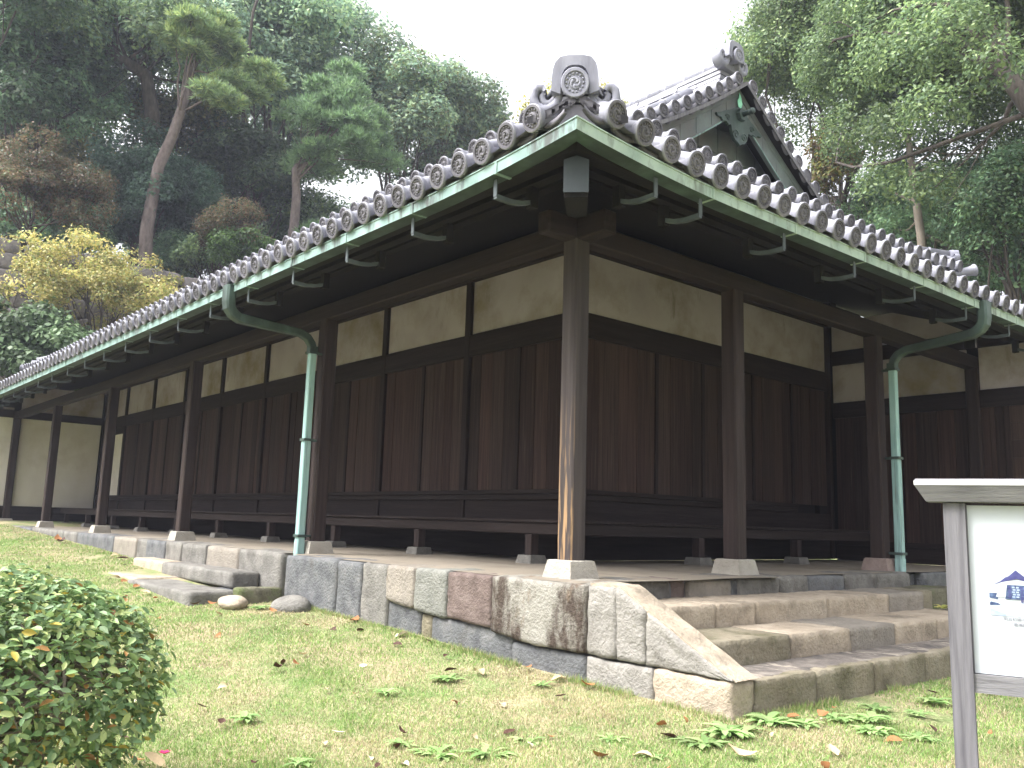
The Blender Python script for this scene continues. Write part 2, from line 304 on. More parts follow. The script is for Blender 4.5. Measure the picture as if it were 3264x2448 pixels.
def rock_block(x0, x1, y0, y1, z0, z1, rnd=.03, amp=.006, seed=0, n=9, f=9.0, shear=None):
    """rounded, slightly lumpy squared stone (vertices, quads)"""
    lens = np.array([x1-x0, y1-y0, z1-z0]); cen = np.array([(x0+x1)/2, (y0+y1)/2, (z0+z1)/2]); h = lens/2
    V = []; F = []; key = {}
    ns = np.clip((lens/.035).astype(int), 4, n+6)
    def vid(p):
        k = tuple(np.round(p, 5))
        if k not in key: key[k] = len(V); V.append(p)
        return key[k]
    for ax in range(3):
        b, c = (ax+1) % 3, (ax+2) % 3
        for sg in (-1, 1):
            for i in range(ns[b]):
                for j in range(ns[c]):
                    q = []
                    for di, dj in ((0, 0), (1, 0), (1, 1), (0, 1)):
                        p = np.zeros(3); p[ax] = sg*h[ax]; p[b] = -h[b]+2*h[b]*(i+di)/ns[b]; p[c] = -h[c]+2*h[c]*(j+dj)/ns[c]; q.append(vid(p))
                    F.append(tuple(q) if sg > 0 else tuple(reversed(q)))
    V = np.array(V); r = min(rnd, h.min()*.9); inner = np.clip(V, -(h-r), h-r); d = V-inner; L = np.linalg.norm(d, axis=1); L[L == 0] = 1
    nrm = d/L[:, None]; V = inner + nrm*r
    W_ = V+cen
    V = W_ + nrm*(wob(W_, seed, f, amp, 4)+wob(W_, seed+7, f*6, amp*.45, 2))[:, None]
    if shear is not None: V = shear(V)
    return V, F
def blocks(name, mat, parent, *a, **k):
    V, F = rock_block(*a, **k); return mesh_obj(name, V, F, mat, parent, smooth=True)
def ground(x, y):
    """height of the lawn"""
    g = -.775 - .034*(np.clip(x, -40, 12)-1.7) + .075*(np.clip(y, -14, -.4)+.4)
    return g

# ================================================================== SETTING
# lawn sheet reaching the horizon
xs = np.concatenate([[-240, -160, -100, -60], np.arange(-40, 12.01, .5), [16, 25, 50, 100, 160, 240]])
ys = np.concatenate([[-240, -160, -100, -50, -30, -20], np.arange(-14, 3.01, .35), [4, 6, 10, 20, 40, 80, 150, 240]])
gx, gy = np.meshgrid(xs, ys); P3 = np.stack([gx.ravel(), gy.ravel(), ground(gx.ravel(), gy.ravel())], 1)
near = (np.abs(P3[:, 0]) < 13) & (P3[:, 1] > -14) & (P3[:, 1] < 3)
P3[:, 2] += np.where(near, wob(P3*np.array([1, 1, 0]), 3, .9, .018, 3), 0)
nx = len(xs); idx = np.arange(len(P3)).reshape(len(ys), nx)
Fq = np.stack([idx[:-1, :-1].ravel(), idx[:-1, 1:].ravel(), idx[1:, 1:].ravel(), idx[1:, :-1].ravel()], 1)
o = mesh_obj("lawn", P3, Fq, "lawn", None, (0, 0, 0), True); tag(o, "mown autumn lawn of straw and green grass sloping down from the building", "lawn", kind="structure")
# wooded plateau behind the rampart
xs = np.linspace(-120, -28.3, 30); ys = np.linspace(-60, 110, 40); gx, gy = np.meshgrid(xs, ys)
hz = 9.1 + .14*np.clip(-28.3-gx, 0, 22); P3 = np.stack([gx.ravel(), gy.ravel(), hz.ravel()], 1); P3[:, 2] += wob(P3, 5, .2, .25, 2)
idx = np.arange(len(P3)).reshape(len(ys), len(xs)); Fq = np.stack([idx[:-1, :-1].ravel(), idx[:-1, 1:].ravel(), idx[1:, 1:].ravel(), idx[1:, :-1].ravel()], 1)
o = mesh_obj("hillside", P3, Fq, "soil_hill", None, (-60, 0, 0), True); tag(o, "dark leaf littered wooded rise above the old stone rampart", "hillside", kind="structure")

# ================================================================== GUARD HOUSE
house = thing("guardhouse", "long dark timber guardhouse with grey tiled hipped roof and cream plaster bands", "building", (-10, 4, -.13))
E = 1.17
def sori(d): return .16*max(0.0, 1-d/1.75)**2           # eaves lift toward the corner
# ---- posts and base stones
postA = [(-3.94*k, 0.0) for k in range(6)]; postB = [(0, 2.043), (0, 4.70), (0, 7.39)]
def make_post(x, y, mat, pl, w=.078, zt=2.45):
    m = MB(); c = .014
    pr = [(-w, -w+c), (-w+c, -w), (w-c, -w), (w, -w+c), (w, w-c), (w-c, w), (-w+c, w), (-w, w-c)]
    m.prism([(x+a, y+b) for a, b in pr], 2, 0, zt)
    p = m.build("post", mat, house, (x, y, 0))
    q = MB(); t, b = .112, .152
    vs = [(x+sx*t, y+sy*t, 0) for sx, sy in ((-1, -1), (1, -1), (1, 1), (-1, 1))]
    vs += [(x+sx*(t+.012), y+sy*(t+.012), -.008) for sx, sy in ((-1, -1), (1, -1), (1, 1), (-1, 1))]
    vs += [(x+sx*b, y+sy*b, -.14) for sx, sy in ((-1, -1), (1, -1), (1, 1), (-1, 1))]
    fs = [(0, 1, 2, 3)] + [(k+j*4, k+4+j*4, (k+1) % 4+4+j*4, (k+1) % 4+j*4) for j in (0, 1) for k in range(4)]
    q.add(vs, [tuple(reversed(f)) if len(f) == 4 and f != (0, 1, 2, 3) else f for f in fs])
    q.build("base_stone", pl, p)
    return p
for i, (x, y) in enumerate(postA):
    p = make_post(x, y, "worn_post" if i == 0 else "post_wood", "plinth_stone")
    if i == 0: p["label"] = "corner post with orange worn streak near its foot"
for i, (x, y) in enumerate(postB): make_post(x, y, "post_wood", "plinth_pink" if i == 1 else "plinth_stone")
# ---- eave beams with projecting noses
m = MB(); m.cbox(-23, .36, -.07, .07, 2.44, 2.62, .012); m.build("eave_beam", "wood_x", house)
m = MB(); m.cbox(-.068, .068, -.36, 7.45, 2.444, 2.616, .012); m.build("eave_beam", "wood_y", house)
# ---- hip rafter with copper nose cap
dg = Vector((1, -1, 0)).normalized(); dn = Vector((1, 1, 0)).normalized()
def frame_pt(t, z): return Vector((0, 0, z)) + dg*t
m = MB(); fr = []
for t, z in ((-2.6, 3.55), (.0, 2.75), (1.36, 2.40)): fr.append((frame_pt(t, z), dn, Vector((0, 0, 1))))
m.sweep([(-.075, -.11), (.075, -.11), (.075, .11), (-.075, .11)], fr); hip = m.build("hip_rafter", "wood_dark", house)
m = MB(); fr = [(frame_pt(t, z), dn, Vector((0, 0, 1))) for t, z in ((1.30, 2.43), (1.385, 2.405))]
m.sweep([(-.08, -.09), (.08, -.09), (.08, .125), (0, .155), (-.08, .125)], fr); m.build("nose_cap", "cap_metal", hip)
# ---- soffit boards and rafters
def sof(d): return 2.60 + .36*(E-d)                       # d = distance out from post line
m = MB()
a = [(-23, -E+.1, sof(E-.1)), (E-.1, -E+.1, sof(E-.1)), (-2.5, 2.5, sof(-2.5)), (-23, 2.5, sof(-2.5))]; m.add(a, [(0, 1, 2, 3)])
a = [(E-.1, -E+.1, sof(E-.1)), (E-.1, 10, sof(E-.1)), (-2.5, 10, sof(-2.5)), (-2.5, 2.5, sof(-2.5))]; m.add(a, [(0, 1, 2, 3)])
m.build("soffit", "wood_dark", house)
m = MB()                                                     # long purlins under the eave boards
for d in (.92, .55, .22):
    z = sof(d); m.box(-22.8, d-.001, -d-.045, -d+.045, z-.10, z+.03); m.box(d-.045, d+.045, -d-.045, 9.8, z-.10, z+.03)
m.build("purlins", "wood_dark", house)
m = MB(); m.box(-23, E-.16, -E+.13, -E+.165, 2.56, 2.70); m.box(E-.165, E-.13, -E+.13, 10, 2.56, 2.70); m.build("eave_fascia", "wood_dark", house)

# ---- inner walls
WA, WB, WW = 2.05, -2.05, 7.39
studsA = [-2.05-1.985*k for k in range(9)] + [-19.72]
rng = random.Random(4)
def board_panel(axis, a0, a1, face, sgn, z0, z1, nb=4):
    """panel of vertical boards; axis 0 runs along x on a y=face wall, axis 1 along y on an x=face wall"""
    m = MB(); cuts = [a0]+sorted(a0+(a1-a0)*(k+rng.uniform(-.16, .16))/nb for k in range(1, nb))+[a1]
    for k in range(nb):
        t = rng.random(); g = rng.uniform(.6, 1.35); m.col = (.055*g, (.035-.005*t)*g, (.0295-.005*t)*g)
        dep = rng.uniform(0, .006); c0, c1 = cuts[k]+.003, cuts[k+1]-.003
        if axis == 0: m.box(c0, c1, face+dep, face+.03, z0, z1)
        else: m.box(face-.03, face-dep, c0, c1, z0, z1)
    return m.build("board_panel", "board_wood", house, cols=True)
# facade along x
for k in range(len(studsA)-1):
    a1, a0 = studsA[k]-.055, studsA[k+1]+.055; last = k == len(studsA)-2
    m = MB(); m.box(a0, a1, WA+.02, WA+.05, 2.62, 3.32); m.build("plaster_panel", "plaster_cream", house)
    if last:
        m = MB(); m.box(a0, a1, WA+.02, WA+.05, .64, 2.17); m.build("plaster_panel", "plaster_white", house)
    else:
        mid = (a0+a1)/2
        board_panel(0, a0, mid-.03, WA+.015, 1, .64, 2.335); board_panel(0, mid+.03, a1, WA+.015, 1, .64, 2.335)
        m = MB(); m.cbox(mid-.03, mid+.03, WA-.002, WA+.03, .64, 2.335, .004); m.build("panel_stile", "wood_z", house)
for x in studsA:
    m = MB(); m.cbox(x-.055, x+.055, WA-.03, WA+.06, .30, 3.32, .008); m.build("wall_stud", "wood_z", house)
m = MB(); m.cbox(-19.7, WB-.06, WA-.025, WA+.055, 2.335, 2.62, .01); m.build("lintel", "wood_x", house)
m = MB(); m.cbox(-19.7, WB-.06, WA-.05, WA+.055, .585, .64, .008); m.cbox(-19.7, WB-.06, WA-.035, WA+.05, .522, .583, .006); m.build("sill", "wood_x", house)
m = MB(); m.box(-19.7, WB-.06, WA, WA+.04, -.125, .52); m.build("skirting_board", "wood_x", house)
m = MB(); m.cbox(-19.7, WB+.05, WA-.05, WA+.07, 3.321, 3.55, .01); m.build("wall_plate", "wood_x", house)
# facade along y
studsB = [2.05, 7.36]
m = MB(); m.box(WB-.05, WB-.02, 2.105, 7.29, 2.62, 3.32); m.build("plaster_panel", "plaster_cream", house)
cuts = [2.105, 3.41, 4.31, 5.40, 6.35, 7.29]
for a0, a1 in zip(cuts[:-1], cuts[1:]):
    board_panel(1, a0+.025, a1-.025, WB-.015, 1, .64, 2.335, 4)
for y in cuts[1:-1]:
    m = MB(); m.cbox(WB-.03, WB+.004, y-.028, y+.028, .64, 2.335, .004); m.build("panel_stile", "wood_z", house)
m = MB(); m.cbox(WB-.06, WB+.03, 7.29, 7.375, -.12, 3.32, .008); m.build("wall_stud", "wood_z", house)
m = MB(); m.cbox(WB-.055, WB+.025, 2.11, 7.288, 2.335, 2.62, .01); m.build("lintel", "wood_y", house)
m = MB(); m.cbox(WB-.055, WB+.05, 2.0, 6.4, .585, .64, .008); m.cbox(WB-.05, WB+.035, 2.0, 6.4, .522, .583, .006); m.build("sill", "wood_y", house)
m = MB(); m.box(WB-.04, WB, 2.11, 7.288, -.125, .52); m.build("skirting_board", "wood_y", house)
m = MB(); m.cbox(WB-.07, WB+.05, 2.11, 7.288, 3.321, 3.55, .01); m.build("wall_plate", "wood_y", house)
# cross wall on the right (faces the lawn) and on the far left
def cross_wall(axis, face, sg, segs, boards):
    """axis 0: wall along x at y=face ; axis 1: wall along y at x=face ; sg = outward sign"""
    def bx(mm, a0, a1, d0, d1, z0, z1, c=.006):
        if axis == 0: mm.cbox(a0, a1, min(face+sg*d0, face+sg*d1), max(face+sg*d0, face+sg*d1), z0, z1, c)
        else: mm.cbox(min(face+sg*d0, face+sg*d1), max(face+sg*d0, face+sg*d1), a0, a1, z0, z1, c)
    for a0, a1 in segs:
        if boards:
            m = MB(); bx(m, a0, a1, -.05, 0, 2.163, 2.73); m.build("plaster_panel", "plaster_cream", house)
            m = MB(); bx(m, a0, a1, -.05, 0, 2.94, 3.4 if a0 < 0 else 2.98); m.build("plaster_panel", "plaster_cream", house)
        else:
            m = MB(); bx(m, a0, a1, -.05, 0, .30, 2.47); m.build("plaster_panel", "plaster_white", house)
            m = MB(); bx(m, a0, a1, -.05, 0, 2.66, 3.3 if a0 > 0 else 2.72); m.build("plaster_panel", "plaster_cream", house)
cross_wall(0, WW, -1, [(-2.0, -.08), (.08, .95)], True)
for a0, a1 in ((-1.98, -1.0), (-.98, -.08), (.08, .42), (.421, .95)):
    if a0 < .421: board_panel(0, a0, a1, WW+.0, 1, .15, 1.93, 4)
    else:
        m = MB(); rr = random.Random(9)
        for k in range(8):
            g = rr.uniform(.8, 1.2); m.col = (.06*g, .037*g, .029*g); m.box(a0, a1, WW+rr.uniform(0, .005), WW+.03, .15+k*.2225+.002, .15+(k+1)*.2225-.002)
        m.build("board_panel", "board_wood", house, cols=True)
m = MB(); m.cbox(-2.0, .95, WW-.03, WW+.05, 1.93, 2.163, .008); m.build("lintel", "wood_x", house)
m = MB(); m.cbox(-2.0, -.08, WW-.028, WW+.05, 2.73, 2.94, .008); m.cbox(.08, .95, WW-.028, WW+.05, 2.73, 2.94, .008); m.build("tie_beam", "wood_x", house)
m = MB(); m.cbox(-2.0, .95, WW-.04, WW+.05, .085, .15, .006); m.cbox(-2.0, .95, WW-.025, WW+.05, -.13, .083, .006); m.build("sill", "wood_x", house)
m = MB(); m.cbox(.95, 1.05, WW-.03, WW+.05, -.13, 2.94, .006); m.build("wall_stud", "wood_z", house)
WL = -19.75
cross_wall(1, WL, 1, [(-.95, -.08), (.08, 1.98)], False)
m = MB(); m.cbox(WL-.05, WL+.03, -.95, 1.98, 2.472, 2.658, .006); m.build("tie_beam", "wood_y", house)
m = MB(); m.cbox(WL-.05, WL+.04, -.95, 1.98, .15, .298, .006); m.cbox(WL-.05, WL+.02, -.95, 1.98, -.2, .148, .006); m.build("sill", "wood_y", house)
m = MB(); m.cbox(-19.66, -17.98, WA-.022, WA+.05, 2.17, 2.333, .006); m.build("tie_beam", "wood_x", house)
# solid core so that nothing shows through from other angles
m = MB(); m.box(-19.6, WB-.12, WA+.06, 7.2, -.12, 3.74); m.build("inner_wall", "wood_dark", house)
m = MB(); m.box(-22, -19.82, -.3, 8, -.12, 3.3); m.box(-19.8, -2.0, WW+.06, 8.3, -.12, 3.68); m.box(-2.0, -.3, WW+.06, 8.3, -.12, 3.12); m.box(-.3, .95, WW+.06, 8.3, -.12, 2.75); m.box(-2.3, -2.10, 7.1, WW+.07, -.12, 3.72); m.box(-2.31, -1.95, 7.28, WW+.072, 3.33, 3.70); m.build("inner_wall", "wood_dark", house)

# ---- bench (raised veranda seat)
bench = thing("bench", None, None, (-8, 1.5, -.13)); bench.parent = house; bench.location = Vector((-8, 1.5, -.13))-ORG[house]
m = MB(); m.cbox(-19.7, -1.17, 1.17, 2.0, .268, .298, .008); m.cbox(-2.0, -1.168, 1.171, 6.9, .2685, .2985, .008); m.build("seat", "wood_x", bench)
m = MB(); m.cbox(-19.7, -1.19, 1.20, 1.29, .155, .266, .008); m.build("front_beam", "wood_x", bench)
m = MB(); m.cbox(-1.29, -1.20, 1.293, 6.9, .155, .266, .008); m.build("front_beam", "wood_y", bench)
for (x, y) in [(-3.78, 1.25), (-5.73, 1.25), (-7.68, 1.25), (-9.63, 1.25), (-11.58, 1.25), (-13.53, 1.25), (-15.4, 1.25), (-17.35, 1.25), (-19.2, 1.25), (-1.83, 1.25), (-1.25, 3.15), (-1.25, 5.07)]:
    m = MB(); m.cbox(x-.05, x+.05, y-.05, y+.05, -.05, .154, .006); m.build("leg", "post_wood", bench)
    q = MB(); vs = [(x+sx*t, y+sy*t, z) for t, z in ((.095, -.05), (.115, -.135)) for sx, sy in ((-1, -1), (1, -1), (1, 1), (-1, 1))]
    q.add(vs, [(0, 1, 2, 3)]+[((k+1) % 4, k, k+4, (k+1) % 4+4) for k in range(4)]); q.build("pad_stone", "stone_grey", bench)

# ---- roof geometry
def zlow(d): return 2.655 + .50*(E-d)                    # lower roof, d = distance out from post line
def hup(q): return 3.865 + .32*q + .052*q*q              # upper roof, q = distance in from its eave
UX, UY0, UY1, ULX = -.38, .38, 8.44, -21.6
YC, HQ = 4.41, 4.03               # eave rectangle of the upper roof
colsA = [.812-.2545*k for k in range(93)]; colsB = [-.862+.266*k for k in range(41)]
def tile_columns(m, cols, pt, dr, tmax, nseg_len=.30, pitch=.26, rad=.07):
    """round-tile ribs and the pans between them. pt(c,t)->(x,y,z) surface point at column c, distance t up the slope; dr = unit vector along the eave"""
    dr = Vector(dr)
    for c in cols:
        T = tmax(c)
        if T < .12: continue
        n = max(1, int(T/nseg_len)); vs = []; fs = []; K = 9
        for i in range(n):
            for e_, t in enumerate((i*T/n, (i+1)*T/n)):
                p = Vector(pt(c, t)) + Vector((0, 0, .052)); r = rad*(1.06 if e_ == 0 else .95)
                for k in range(K):
                    th = PI*(-.12 + 1.24*k/(K-1)); vs.append(p + dr*math.cos(th)*r + Vector((0, 0, math.sin(th)*r)))
            b = i*2*K
            fs += [(b+k, b+k+1, b+K+k+1, b+K+k) for k in range(K-1)]
        m.add(vs, fs, 0, True)
    for a, b in zip(cols[:-1], cols[1:]):
        T = min(tmax(a), tmax(b)); T = max(T, 0); T2 = max(tmax(a), tmax(b))
        if T2 < .1: continue
        n = max(1, int(T2/nseg_len)); K = 7; vs = []; fs = []
        for i in range(n):
            for e_, t in enumerate((i*T2/n, (i+1)*T2/n)):
                for k in range(K):
                    u = k/(K-1); cc = a+(b-a)*u; tt = min(t, tmax(a)+(tmax(b)-tmax(a))*u)
                    vs.append(Vector(pt(cc, tt)) + Vector((0, 0, .030-.034*4*u*(1-u) - (.0 if e_ == 0 else .016))))
            bb = i*2*K; fs += [(bb+k, bb+k+1, bb+K+k+1, bb+K+k) for k in range(K-1)]
        m.add(vs, fs, 0, True)
def pan_lips(m, cols, edge, dr, out, drop=.05, m_i=1):
    """curved hanging front edge of each pan tile between two round ends"""
    out = Vector(out)
    for a, b in zip(cols[:-1], cols[1:]):
        K = 9; vs = []
        for o_ in (.0, .022):
            for z_ in (0, -drop):
                for k in range(K):
                    u = .1+.8*k/(K-1); p = Vector(edge(a+(b-a)*u)); vs.append(p + out*o_ + Vector((0, 0, .028-.034*4*u*(1-u)+z_*(.55+1.8*u*(1-u)))))
        fs = []
        for k in range(K-1):
            A, B, C_, D = k, K+k, 2*K+k, 3*K+k
            fs += [(C_, D, D+1, C_+1), (A, C_, C_+1, A+1), (B, B+1, D+1, D)]
        m.add(vs, fs, m_i, True)
# detailed round eave-end tile: local +X is outward
def disc_mesh(name, detail=True, R=.09, L=.34):
    m = MB(); n = 24 if detail else 12
    def ring(x, r): return [(x, r*math.cos(2*PI*k/n), r*math.sin(2*PI*k/n)) for k in range(n)]
    prof = [(-L, .068), (-.12, .070), (-.06, .075), (-.03, .084), (-.022, R), (-.004, R), (0, R-.005)]
    vs = []; fs = []
    for x, r in prof: vs += ring(x, r)
    for i in range(len(prof)-1): fs += [(i*n+k, i*n+(k+1) % n, (i+1)*n+(k+1) % n, (i+1)*n+k) for k in range(n)]
    m.add(vs, fs, 0, True)
    prof = [(0, R-.005), (0, R*.76), (-.011, R*.72), (-.011, .0005)]; vs = []; fs = []
    for x, r in prof: vs += ring(x, r)
    for i in range(len(prof)-1): fs += [(i*n+k, i*n+(k+1) % n, (i+1)*n+(k+1) % n, (i+1)*n+k) for k in range(n)]
    m.add(vs, fs, 1, False)
    if detail:
        for j in range(14):                                   # bead ring
            th = 2*PI*j/14; cy, cz = .0545*math.cos(th), .0545*math.sin(th); b = .0085
            vs = [(-.011, cy+b*math.cos(PI*k/3), cz+b*math.sin(PI*k/3)) for k in range(6)] + [(-.004, cy+b*.7*math.cos(PI*k/3), cz+b*.7*math.sin(PI*k/3)) for k in range(6)] + [(-.0015, cy, cz)]
            m.add(vs, [(k, (k+1) % 6, 6+(k+1) % 6, 6+k) for k in range(6)]+[(6+k, 6+(k+1) % 6, 12) for k in range(6)], 1, True)
        for j in range(3):                                    # three-comma swirl
            K = 14; vs = []; fs = []
            for i in range(K):
                u = i/(K-1); th = 2*PI*j/3 + u*3.3; r = .016+.024*u; w = .0115*(1-u)**.7 + .0015
                if i == 0: w = .006
                for x_, ww in ((-.011, w*1.15), (-.003, w*.7)):
                    for s_ in (-1, 1): vs.append((x_, (r+s_*ww)*math.cos(th), (r+s_*ww)*math.sin(th)))
            for i in range(K-1):
                b = i*4; fs += [(b+2, b+3, b+7, b+6), (b, b+2, b+6, b+4), (b+3, b+1, b+5, b+7)]
            fs += [(0, 1, 3, 2)]
            m.add(vs, fs, 1, True)
    return m
def disc_rot(out, tilt=.22):
    """rotation taking local +X to the outward direction tipped down by tilt"""
    o = Vector(out).normalized(); x = (o - Vector((0, 0, tilt))).normalized(); y = Vector((0, 0, 1)).cross(x).normalized(); z = x.cross(y)
    return Matrix((x, y, z)).transposed().to_quaternion()
# ---- lower roof
m = MB()
def ptA(c, t): return (c, -E-.03+t, zlow(E+.03-t)+sori(E-c)*max(0, 1-t/1.7))
def ptB(c, t): return (E+.03-t, c, zlow(E+.03-t)+(sori(c+E)+.010*max(0, c))*max(0, 1-t/1.7))
def tA(c): return min(1.75, E+.03-c)
def tB(c): return min(1.75, E+.03+c)
tile_columns(m, colsA, ptA, (1, 0, 0), tA); tile_columns(m, colsB, ptB, (0, 1, 0), tB)
pan_lips(m, [1.06]+colsA, lambda c: (c, -E+.045, zlow(E-.045)-.035+sori(E-c)), (1, 0, 0), (0, -1, 0), .04)
pan_lips(m, [-1.11]+colsB, lambda c: (E-.045, c, zlow(E-.045)-.035+sori(c+E)+.010*max(0, c)), (0, 1, 0), (1, 0, 0), .04)
low = m.build("lower_roof", ["tile", "tile_disc"], house)
m = MB()                                                     # closing strip under the upper eave
m.box(ULX-.1, UX-.25, .50, .56, 3.35, 3.86); m.box(UX-.21, UX-.15, .56, 8.1, 3.35, 3.862); m.build("roof_step", "tile_disc", house)
# ---- upper roof
m = MB()
def s2(c0, c1): return .11*max(0.0, 1-c0/2.4)**2 + .11*max(0.0, 1-c1/2.4)**2
def sA2(c): return s2(abs(UX-c), abs(c-ULX))
def sB2(c): return s2(abs(c-UY0), abs(UY1-c))
c2A = [-.56-.258*k for k in range(82)]; c2B = [.60+.2575*k for k in range(30)]
def ptA2(c, t): return (c, UY0+t, hup(t)+sA2(c)*max(0, 1-t/1.5))
def ptB2(c, t): return (UX-t, c, hup(t)+(sB2(c)+.012*c)*max(0, 1-t/1.5))
VX = -1.43                                                   # gable verge
def tA2(c):
    if c > VX: return max(0, UX-c)
    return min(3.96, max(0, c-ULX)*1.0)
tile_columns(m, c2A, ptA2, (1, 0, 0), tA2); tile_columns(m, c2B, ptB2, (0, 1, 0), lambda c: max(0, min(1.35, c-UY0, UY1-c)))
pan_lips(m, c2A, lambda c: (c, UY0+.05, hup(.05)-.03+sA2(c)), (1, 0, 0), (0, -1, 0), .04)
pan_lips(m, c2B, lambda c: (UX-.05, c, hup(.05)-.03+sB2(c)+.012*c), (0, 1, 0), (1, 0, 0), .04)
q = [(VX-.05, UY1-t, hup(t)-.01) for t in np.linspace(0, HQ, 9)] + [(ULX+4.0, UY1-t, hup(t)-.01) for t in np.linspace(0, HQ, 9)]   # rear slope
m.add(q, [(i, i+1, 9+i+1, 9+i) for i in range(8)], 0, True)
q = [(ULX+t, UY0+t, hup(t)-.01) for t in np.linspace(0, HQ, 9)] + [(ULX+t, UY1-t, hup(t)-.01) for t in np.linspace(0, HQ, 9)]
m.add(q, [(i, i+1, 9+i+1, 9+i) for i in range(8)], 0, True)
upr = m.build("upper_roof", ["tile", "tile_disc"], house)
# ---- eave-end tiles: the hundred or so largest are pieces of their own, the far ones one row
items = []
for c in colsA: items.append((low, Vector((c, -E-.05, zlow(E+.05)+.055+sori(E-c))), (0, -1, 0), .22))
for c in colsB: items.append((low, Vector((E+.05, c, zlow(E+.05)+.055+sori(c+E)+.010*max(0, c))), (1, 0, 0), .22))
for c in c2A: items.append((upr, Vector((c, UY0-.03, hup(0)+.05+sA2(c))), (0, -1, 0), .2))
for c in c2B: items.append((upr, Vector((UX+.03, c, hup(0)+.05+sB2(c)+.012*c)), (1, 0, 0), .2))
items.append((upr, Vector((UX+.06, UY1+.06, hup(0)+.16+.1)), (1, 1, 0), -.25))
items.append((upr, Vector((ULX-.06, UY0-.06, hup(0)+.16)), (-1, -1, 0), -.25))
vy = []                                                       # verge tiles, measured spacing along the curve
for sgn in (-1, 1):
    y, k = .16, 0
    while y < 2.85:
        qd = HQ-y; vy.append(YC+sgn*y)
        sl_ = .32+.104*qd; y += .255/math.sqrt(1+sl_*sl_)
for y in vy:
    qd = min(y-UY0, UY1-y); items.append((upr, Vector((VX+.02, y, hup(qd)+.10)), (1, 0, 0), .0))
camp = cam.matrix_world.translation
items.sort(key=lambda it: (it[1]-camp).length)
protoD = disc_mesh("eave_tile", True); protoS = disc_mesh("eave_tile", False)
first = {}; jit = random.Random(8)
cnt = {low: 0, upr: 0}; rest = {low: MB(), upr: MB()}
for par, p, out, tl in items:
    rq = disc_rot(out, tl+jit.uniform(-.03, .03)) @ Quaternion((1, 0, 0), jit.uniform(-.5, .5)); p = p+Vector((0, 0, jit.uniform(-.004, .004)))
    vis = True
    if cnt[par] < 100:
        cnt[par] += 1; near_ = (p-camp).length < 13
        if near_ not in first:
            o = (protoD if near_ else protoS).build("eave_tile", ["tile", "tile_disc"], par, (0, 0, 0)); first[near_] = o
            o.rotation_mode = 'QUATERNION'; o.rotation_quaternion = rq; o.location = p-ORG[par]; ORG[o] = p
        else: copy_obj(first[near_], par, p, rq)
    else:
        M4 = rq.to_matrix(); g = rest[par]; b = len(g.V)
        g.V += [tuple(p + M4 @ Vector(v)) for v in protoS.V]; g.C += protoS.C
        g.F += [tuple(i+b for i in f) for f in protoS.F]; g.M += protoS.M; g.S += protoS.S
for par in (low, upr):
    if rest[par].V: tag(rest[par].build("far_eave_tiles", ["tile", "tile_disc"], par), kind="stuff")
# ---- ridges
def ridge(path, w, hgt, layers, name="ridge", cap=.085, lift=0):
    m = MB(); P = [Vector(p) for p in path]; rr = random.Random(3)
    L = sum((P[i+1]-P[i]).length for i in range(len(P)-1))
    def at(t):
        for i in range(len(P)-1):
            l = (P[i+1]-P[i]).length
            if t <= l or i == len(P)-2: return P[i].lerp(P[i+1], t/l), (P[i+1]-P[i]).normalized()
            t -= l
    for k in range(layers):
        ww = w*(1-.28*k/layers) + (.03 if k % 2 else 0); z0 = hgt*k/layers; z1 = hgt*(k+1)/layers-.016
        t = 0
        while t < L-.02:
            t2 = min(L, t+.36+rr.uniform(-.03, .03)); a, d = at(t+.002); b, d2 = at(t2-.004); sd_ = Vector((0, 0, 1)).cross(d).normalized(); j = rr.uniform(-.012, .012)
            m.sweep([(-ww/2+j, z0), (ww/2+j, z0), (ww/2+j-.012, z1), (-ww/2+j+.012, z1)], [(a, sd_, (0, 0, 1)), (b, sd_, (0, 0, 1))]); t = t2
    t = 0
    while t < L-.02:
        t2 = min(L, t+.33); a, d = at(t); b, _ = at(t2); up_ = Vector((0, 0, hgt+.02))
        m.tube([a+up_, a.lerp(b, .93)+up_, a.lerp(b, .935)+up_, b+up_], [cap*.93, cap*.93, cap*1.07, cap*1.07], 12); t = t2
    return m.build(name, "tile", house)
ridge([(-1.72, YC, 5.98), (-20.0, YC, 5.98)], .32, .34, 5)
kp = [(-2.15, YC-.25-t, hup(HQ-.25-t)+.02) for t in np.linspace(0, 2.35, 8)]
ridge(kp, .24, .16, 3, "descending_ridge", .08)
kp = [(-2.15, YC+.25+t, hup(HQ-.25-t)+.02) for t in np.linspace(0, 2.35, 8)]
ridge(kp, .24, .16, 3, "descending_ridge", .08)
ridge([(UX-t, UY1-t, hup(t)+.02+.10*max(0, 1-t/1.2)**2+.1) for t in np.linspace(.18, 1.5, 6)], .22, .20, 4, "hip_ridge", .075)
ridge([(UX-t, UY0+t, hup(t)+.02+.08*max(0, 1-t/1.2)**2) for t in np.linspace(.15, 1.5, 6)], .22, .20, 4, "hip_ridge", .075)
ridge([(ULX+t, UY0+t, hup(t)+.02+.10*max(0, 1-t/1.2)**2) for t in np.linspace(.25, 3.6, 8)], .22, .18, 4, "hip_ridge", .075)
ridge([(1.0-t, -1.0+t, zlow(1.0-t)+.05) for t in np.linspace(.0, 1.5, 6)], .22, .22, 4, "hip_ridge", .08)
